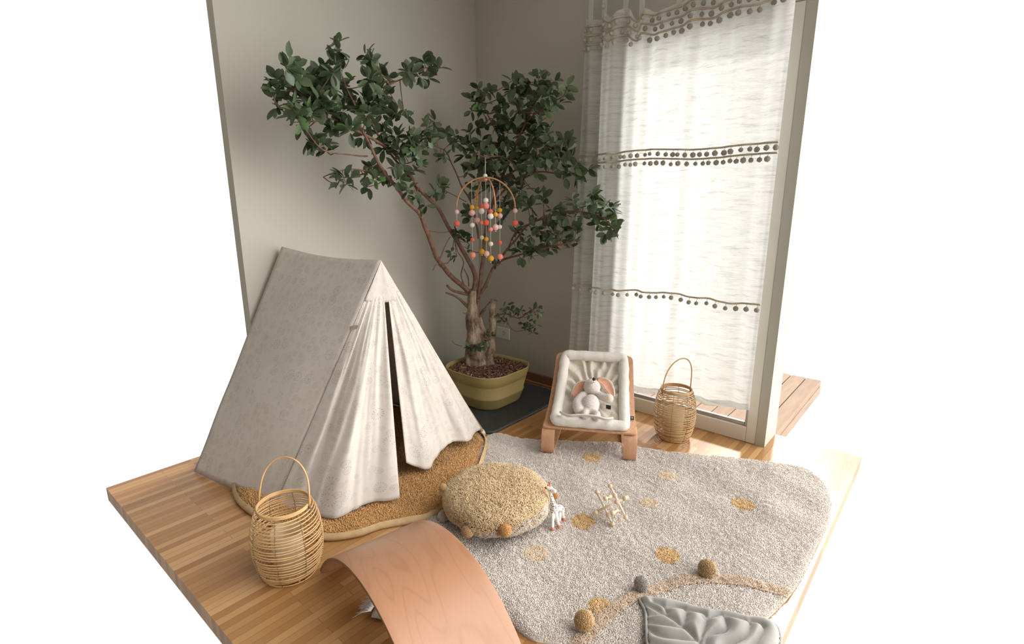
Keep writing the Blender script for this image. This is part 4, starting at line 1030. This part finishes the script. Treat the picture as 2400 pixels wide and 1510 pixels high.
for x, y in ((1286, 1132), (1283, 1138)):
    tpn = dp(x+2, y, D1+.01+(.006 if x > 1284 else -.004)); b = MB().tube([hd_+V((0, 0, .008)), tpn], .003, 8); b.sphere(tpn, .0042, 10, 7); finish('horn', b, HORN, gir)
for k, (x, y) in enumerate(((1280, 1144), (1284, 1143))):
    p = dp(x, y, D1+(.018 if k == 0 else .0)); finish('ear', MB().sphere(p, (.0065, .003, .005), 12, 8, Rz((CAM-p).normalized()) @ Matrix.Rotation(PI/2, 3, 'X')), GM.m if k else HORN, gir)
p = dp(1289.5, 1150, D1-.0045); finish('eye', MB().sphere(p, .0019, 10, 7), DARK, gir)

# ================================================================ wooden rattle (six rods, twelve beads, elastic)
sk0 = dp(1433, 1178, depth(fl(1435, 1215, .02))-.035); 
ra = empty('wooden_rattle', (sk0.x, sk0.y, .02), 'natural wooden rod and bead rattle strung with elastic, on the rug right of the giraffe', 'wooden toy')
ax_a = (rt*.86+UP*.48-FW*.15).normalized(); ax_b = (rt*.46-UP*.80-FW*.38); ax_b = (ax_b-ax_a*ax_b.dot(ax_a)).normalized(); ax_c = ax_a.cross(ax_b).normalized()
Ls = .062; gp = .028; ends = []
for ax, off in ((ax_a, ax_c), (ax_b, ax_a), (ax_c, ax_b)):
    for s_ in (-1, 1):
        e0 = sk0+off*gp*s_-ax*Ls; e1 = sk0+off*gp*s_+ax*Ls; ends += [(e0, ax), (e1, ax)]
zmin = min(e_[0].z for e_ in ends); dz = V((0, 0, .030-zmin)); 
for i in range(6):
    e0, ax = ends[2*i]; e1, _ = ends[2*i+1]; e0 = e0+dz; e1 = e1+dz
    rd = finish('rod', MB().tube([e0, e1], .0046, 10), ROD, ra)
    for e_ in (e0, e1): finish('bead', MB().sphere(e_, .0092, 16, 10), BEAD, rd)
    finish('sliding_bead', MB().sphere(e0.lerp(e1, .3 if i % 2 else .72), (.0095, .0095, .0095), 16, 10), BEAD, rd)
st = MB(); pts_ = [(e_+dz, i//2, i//4) for i, (e_, a) in enumerate(ends)]
for i in range(12):
    ds = sorted(((pts_[i][0]-pts_[j][0]).length, j) for j in range(12) if j != i and pts_[i][2] != pts_[j][2])[:4]
    for d_, j in ds:
        if j > i: st.tube([pts_[i][0], pts_[j][0]], .0006, 4)
finish('elastic_cord', st, ELAST, ra)

# ================================================================ grey leaf quilt
OUT = [(p.x, p.y) for p in (fl(x, y, .012) for x, y in ((1500, 1417), (1545, 1420), (1600, 1430), (1650, 1444), (1705, 1450), (1750, 1461), (1790, 1466), (1822, 1490), (1822, 1540), (1770, 1590), (1690, 1620), (1610, 1620), (1550, 1590), (1520, 1540), (1514, 1490), (1512, 1450)))]
OUTS = [(p.x, p.y) for p in spline([V((x, y, 0)) for x, y in OUT], 5, True)]
VEI = []
def vp(pts): VEI.append([(p.x, p.y) for p in spline([fl(x, y, .03) for x, y in pts], 6)])
vp([(1503, 1418), (1550, 1447), (1600, 1480), (1633, 1512), (1680, 1560), (1720, 1610)])
vp([(1530, 1420), (1556, 1432), (1563, 1448)]); vp([(1565, 1433), (1585, 1432), (1608, 1440), (1606, 1462), (1600, 1480)]); vp([(1612, 1440), (1650, 1450), (1655, 1470), (1645, 1500), (1640, 1520)])
vp([(1650, 1462), (1690, 1450), (1702, 1470), (1698, 1490), (1660, 1500), (1650, 1530)]); vp([(1700, 1452), (1750, 1464), (1758, 1480), (1745, 1505), (1700, 1530), (1690, 1570)]); vp([(1758, 1464), (1790, 1480), (1770, 1520), (1740, 1560)])
vp([(1512, 1448), (1535, 1449), (1560, 1450)]); vp([(1521, 1466), (1550, 1474), (1598, 1482)]); vp([(1518, 1480), (1545, 1500), (1600, 1510), (1633, 1512)]); vp([(1522, 1520), (1580, 1545), (1650, 1545)]); vp([(1560, 1590), (1620, 1590), (1690, 1575)])
Pq = np.array(OUTS); lo = Pq.min(0); hi = Pq.max(0); sp_ = .0045
nx = int((hi[0]-lo[0])/sp_)+1; ny = int((hi[1]-lo[1])/sp_)+1
Gq = np.stack(np.meshgrid(np.arange(nx)*sp_+lo[0], np.arange(ny)*sp_+lo[1]), -1).reshape(-1, 2); ins = inpoly(Gq, OUTS)
dv = np.minimum.reduce([polydist(Gq, l) for l in VEI]); de = polydist(Gq, OUTS, True)
zq = .036+.028*(1-np.exp(-dv/.013))*(1-np.exp(-de/.012))+np.array([noise.noise(V((x*14, y*14, 0)))*.004 for x, y in Gq])
idx = -np.ones(len(Gq), int); idx[ins] = np.arange(ins.sum()); mb = MB(); mb.v = [(a, b_, c_) for (a, b_), c_ in zip(Gq[ins].tolist(), zq[ins].tolist())]
for j in range(ny-1):
    for i in range(nx-1):
        q = [idx[j*nx+i], idx[j*nx+i+1], idx[(j+1)*nx+i+1], idx[(j+1)*nx+i]]
        if min(q) >= 0: mb.f.append(tuple(int(k) for k in q))
ql = empty('leaf_blanket', (float(Gq[ins][:, 0].mean()), float(Gq[ins][:, 1].mean()), .015), 'grey velvet quilted leaf shaped blanket lying on the rug corner', 'blanket')
finish('quilted_top', mb, GREY, ql, solid=.008, off=-1)
rp_ = [V((x, y, .034)) for x, y in OUTS]
finish('piped_edge', MB().tube(rp_, .0045, 8, closed=True), GREY, ql)

# ================================================================ felt ball mobile
D0 = 2.78; T = dp(1137.5, 416, D0); mo = empty('felt_ball_mobile', tuple(T), 'hanging baby mobile of bent wood hoops with pink, coral, mustard and white felt balls', 'mobile')
s70 = 70*D0/FPX; h73 = 70*D0/FPX
e1 = (rt*1.0-fw*.10); e2 = (rt*.36-fw*.93)
def hoop(e, name='hoop'):
    pts = [T+e*s70*math.sin(a)-V((0, 0, 1))*h73*(1-math.cos(a)) for a in (-PI/2+PI*i/28 for i in range(29))]
    finish(name, MB().tube(pts, .0042, 8), HOOP, mo); return pts
hoop(e1); hoop(e2)
def hz_(e, k): a = math.asin(max(-1, min(1, k))); return T+e*s70*k-V((0, 0, 1))*h73*(1-math.cos(a))
def zpix(p, y):
    # z so that a point above/below p lands on image row y
    lo_, hi_ = -1, 3
    for _ in range(40):
        m_ = (lo_+hi_)/2; d = V((p.x, p.y, m_))-CAM; yy = 755-FPX*d.dot(UP)/d.dot(FW)
        if yy < y: hi_ = m_
        else: lo_ = m_
    return lo_
STR = [(e1, -1, [(497, 5.5, 'pink'), (524, 7, 'coral')]), (e1, 1, [(494, 5.5, 'pink'), (523, 7, 'coral')]),
 (e1, -.47, [(486, 5.5, 'mustard'), (499, 7, 'pink'), (528, 5.5, 'white'), (562, 5, 'coral'), (598, 7, 'salmon')]),
 (e1, .48, [(493, 5.5, 'mustard'), (506, 6.5, 'pink'), (532, 5, 'white'), (569, 5, 'coral'), (602, 7, 'salmon')]),
 (e2, -1, [(488, 4.5, 'mustard'), (516, 6.5, 'pink')]), (e2, 1, [(503, 5.5, 'mustard'), (533, 7, 'pink')]),
 (e2, -.47, [(483, 5, 'coral'), (495, 7, 'white'), (522, 5, 'salmon'), (557, 5, 'cream'), (590, 6.5, 'mustard')]),
 (e2, .5, [(496, 5.5, 'coral'), (507, 7, 'white'), (538, 5, 'salmon'), (572, 5.5, 'cream'), (606, 7, 'mustard')]),
 (e1, 0.01, [(420, 4.5, 'salmon'), (470, 6, 'white'), (483, 7.5, 'salmon'), (522, 7, 'coral'), (561, 5.2, 'mustard'), (595, 7, 'pink')])]
for e, k, balls in STR:
    p = hz_(e, k); zs = [zpix(p, y) for y, _, _ in balls]
    sg = finish('string', MB().tube([p, (p.x, p.y, zs[-1]-.022)], .0009, 5), STRING, mo)
    finish('knot', MB().sphere((p.x, p.y, zs[-1]-.020), .0028, 8, 6), STRING, sg)
    for (y, r, c), z in zip(balls, zs):
        finish('felt_ball', MB().sphere((p.x, p.y, z), r*1.06*depth(p)/FPX, 16, 10), FELT[c], mo)
q = hz_(e2, -1); tz1 = zpix(q, 443); tz0 = zpix(q, 473)
tb = MB(); ax_ = (rt*.9-fw*.3).normalized(); th_ = ax_.cross(V((0, 0, 1)))*.0015
for sg_ in (-1, 1): tb.v += [tuple(q+ax_*x_+V((0, 0, z_-q.z))-fw*.006+th_*sg_) for x_, z_ in ((-.011, tz0), (.008, tz0), (.009, tz1-.025), (.001, tz1), (-.006, tz1-.03))]
tb.f = [(0, 1, 2, 3, 4), (9, 8, 7, 6, 5)]+[(k, k+5, (k+1) % 5+5, (k+1) % 5) for k in range(5)]
finish('wooden_tag', tb, wood('light_tag_wood', srgb(226, 170, 112), srgb(210, 152, 96), 30, (1, 1, 1), .5), mo, smooth=False)
top = dp(1137.5, 368, D0)
finish('hanging_cord', MB().tube([T, top], .0016, 6), STRING, mo); finish('felt_ball', MB().sphere(T+V((0, 0, .008)), .011, 14, 9), FELT['white'], mo)
# the twig it hangs from belongs to the tree
tq = min(NODES, key=lambda q_: (q_-top).length)
finish('branch_twig', MB().tube(spline([tq, tq.lerp(top, .5)+V((0, 0, .03)), top, top+(top-tq)*.25], 5), .004, 7), BRANCH, plant)
lv = MB()
for i in range(34):
    dv_ = V((random.gauss(0, 1), random.gauss(0, 1), random.gauss(0, 1))).normalized(); c = top.lerp(tq, random.uniform(-.2, .9))+dv_*random.uniform(0, .05)+V((0, 0, .02)); leaf(c, dv_, V((random.gauss(0, 1), random.gauss(0, 1), 1)), .055, .03)
finish('twig_leaves', lv, LEAF, plant)
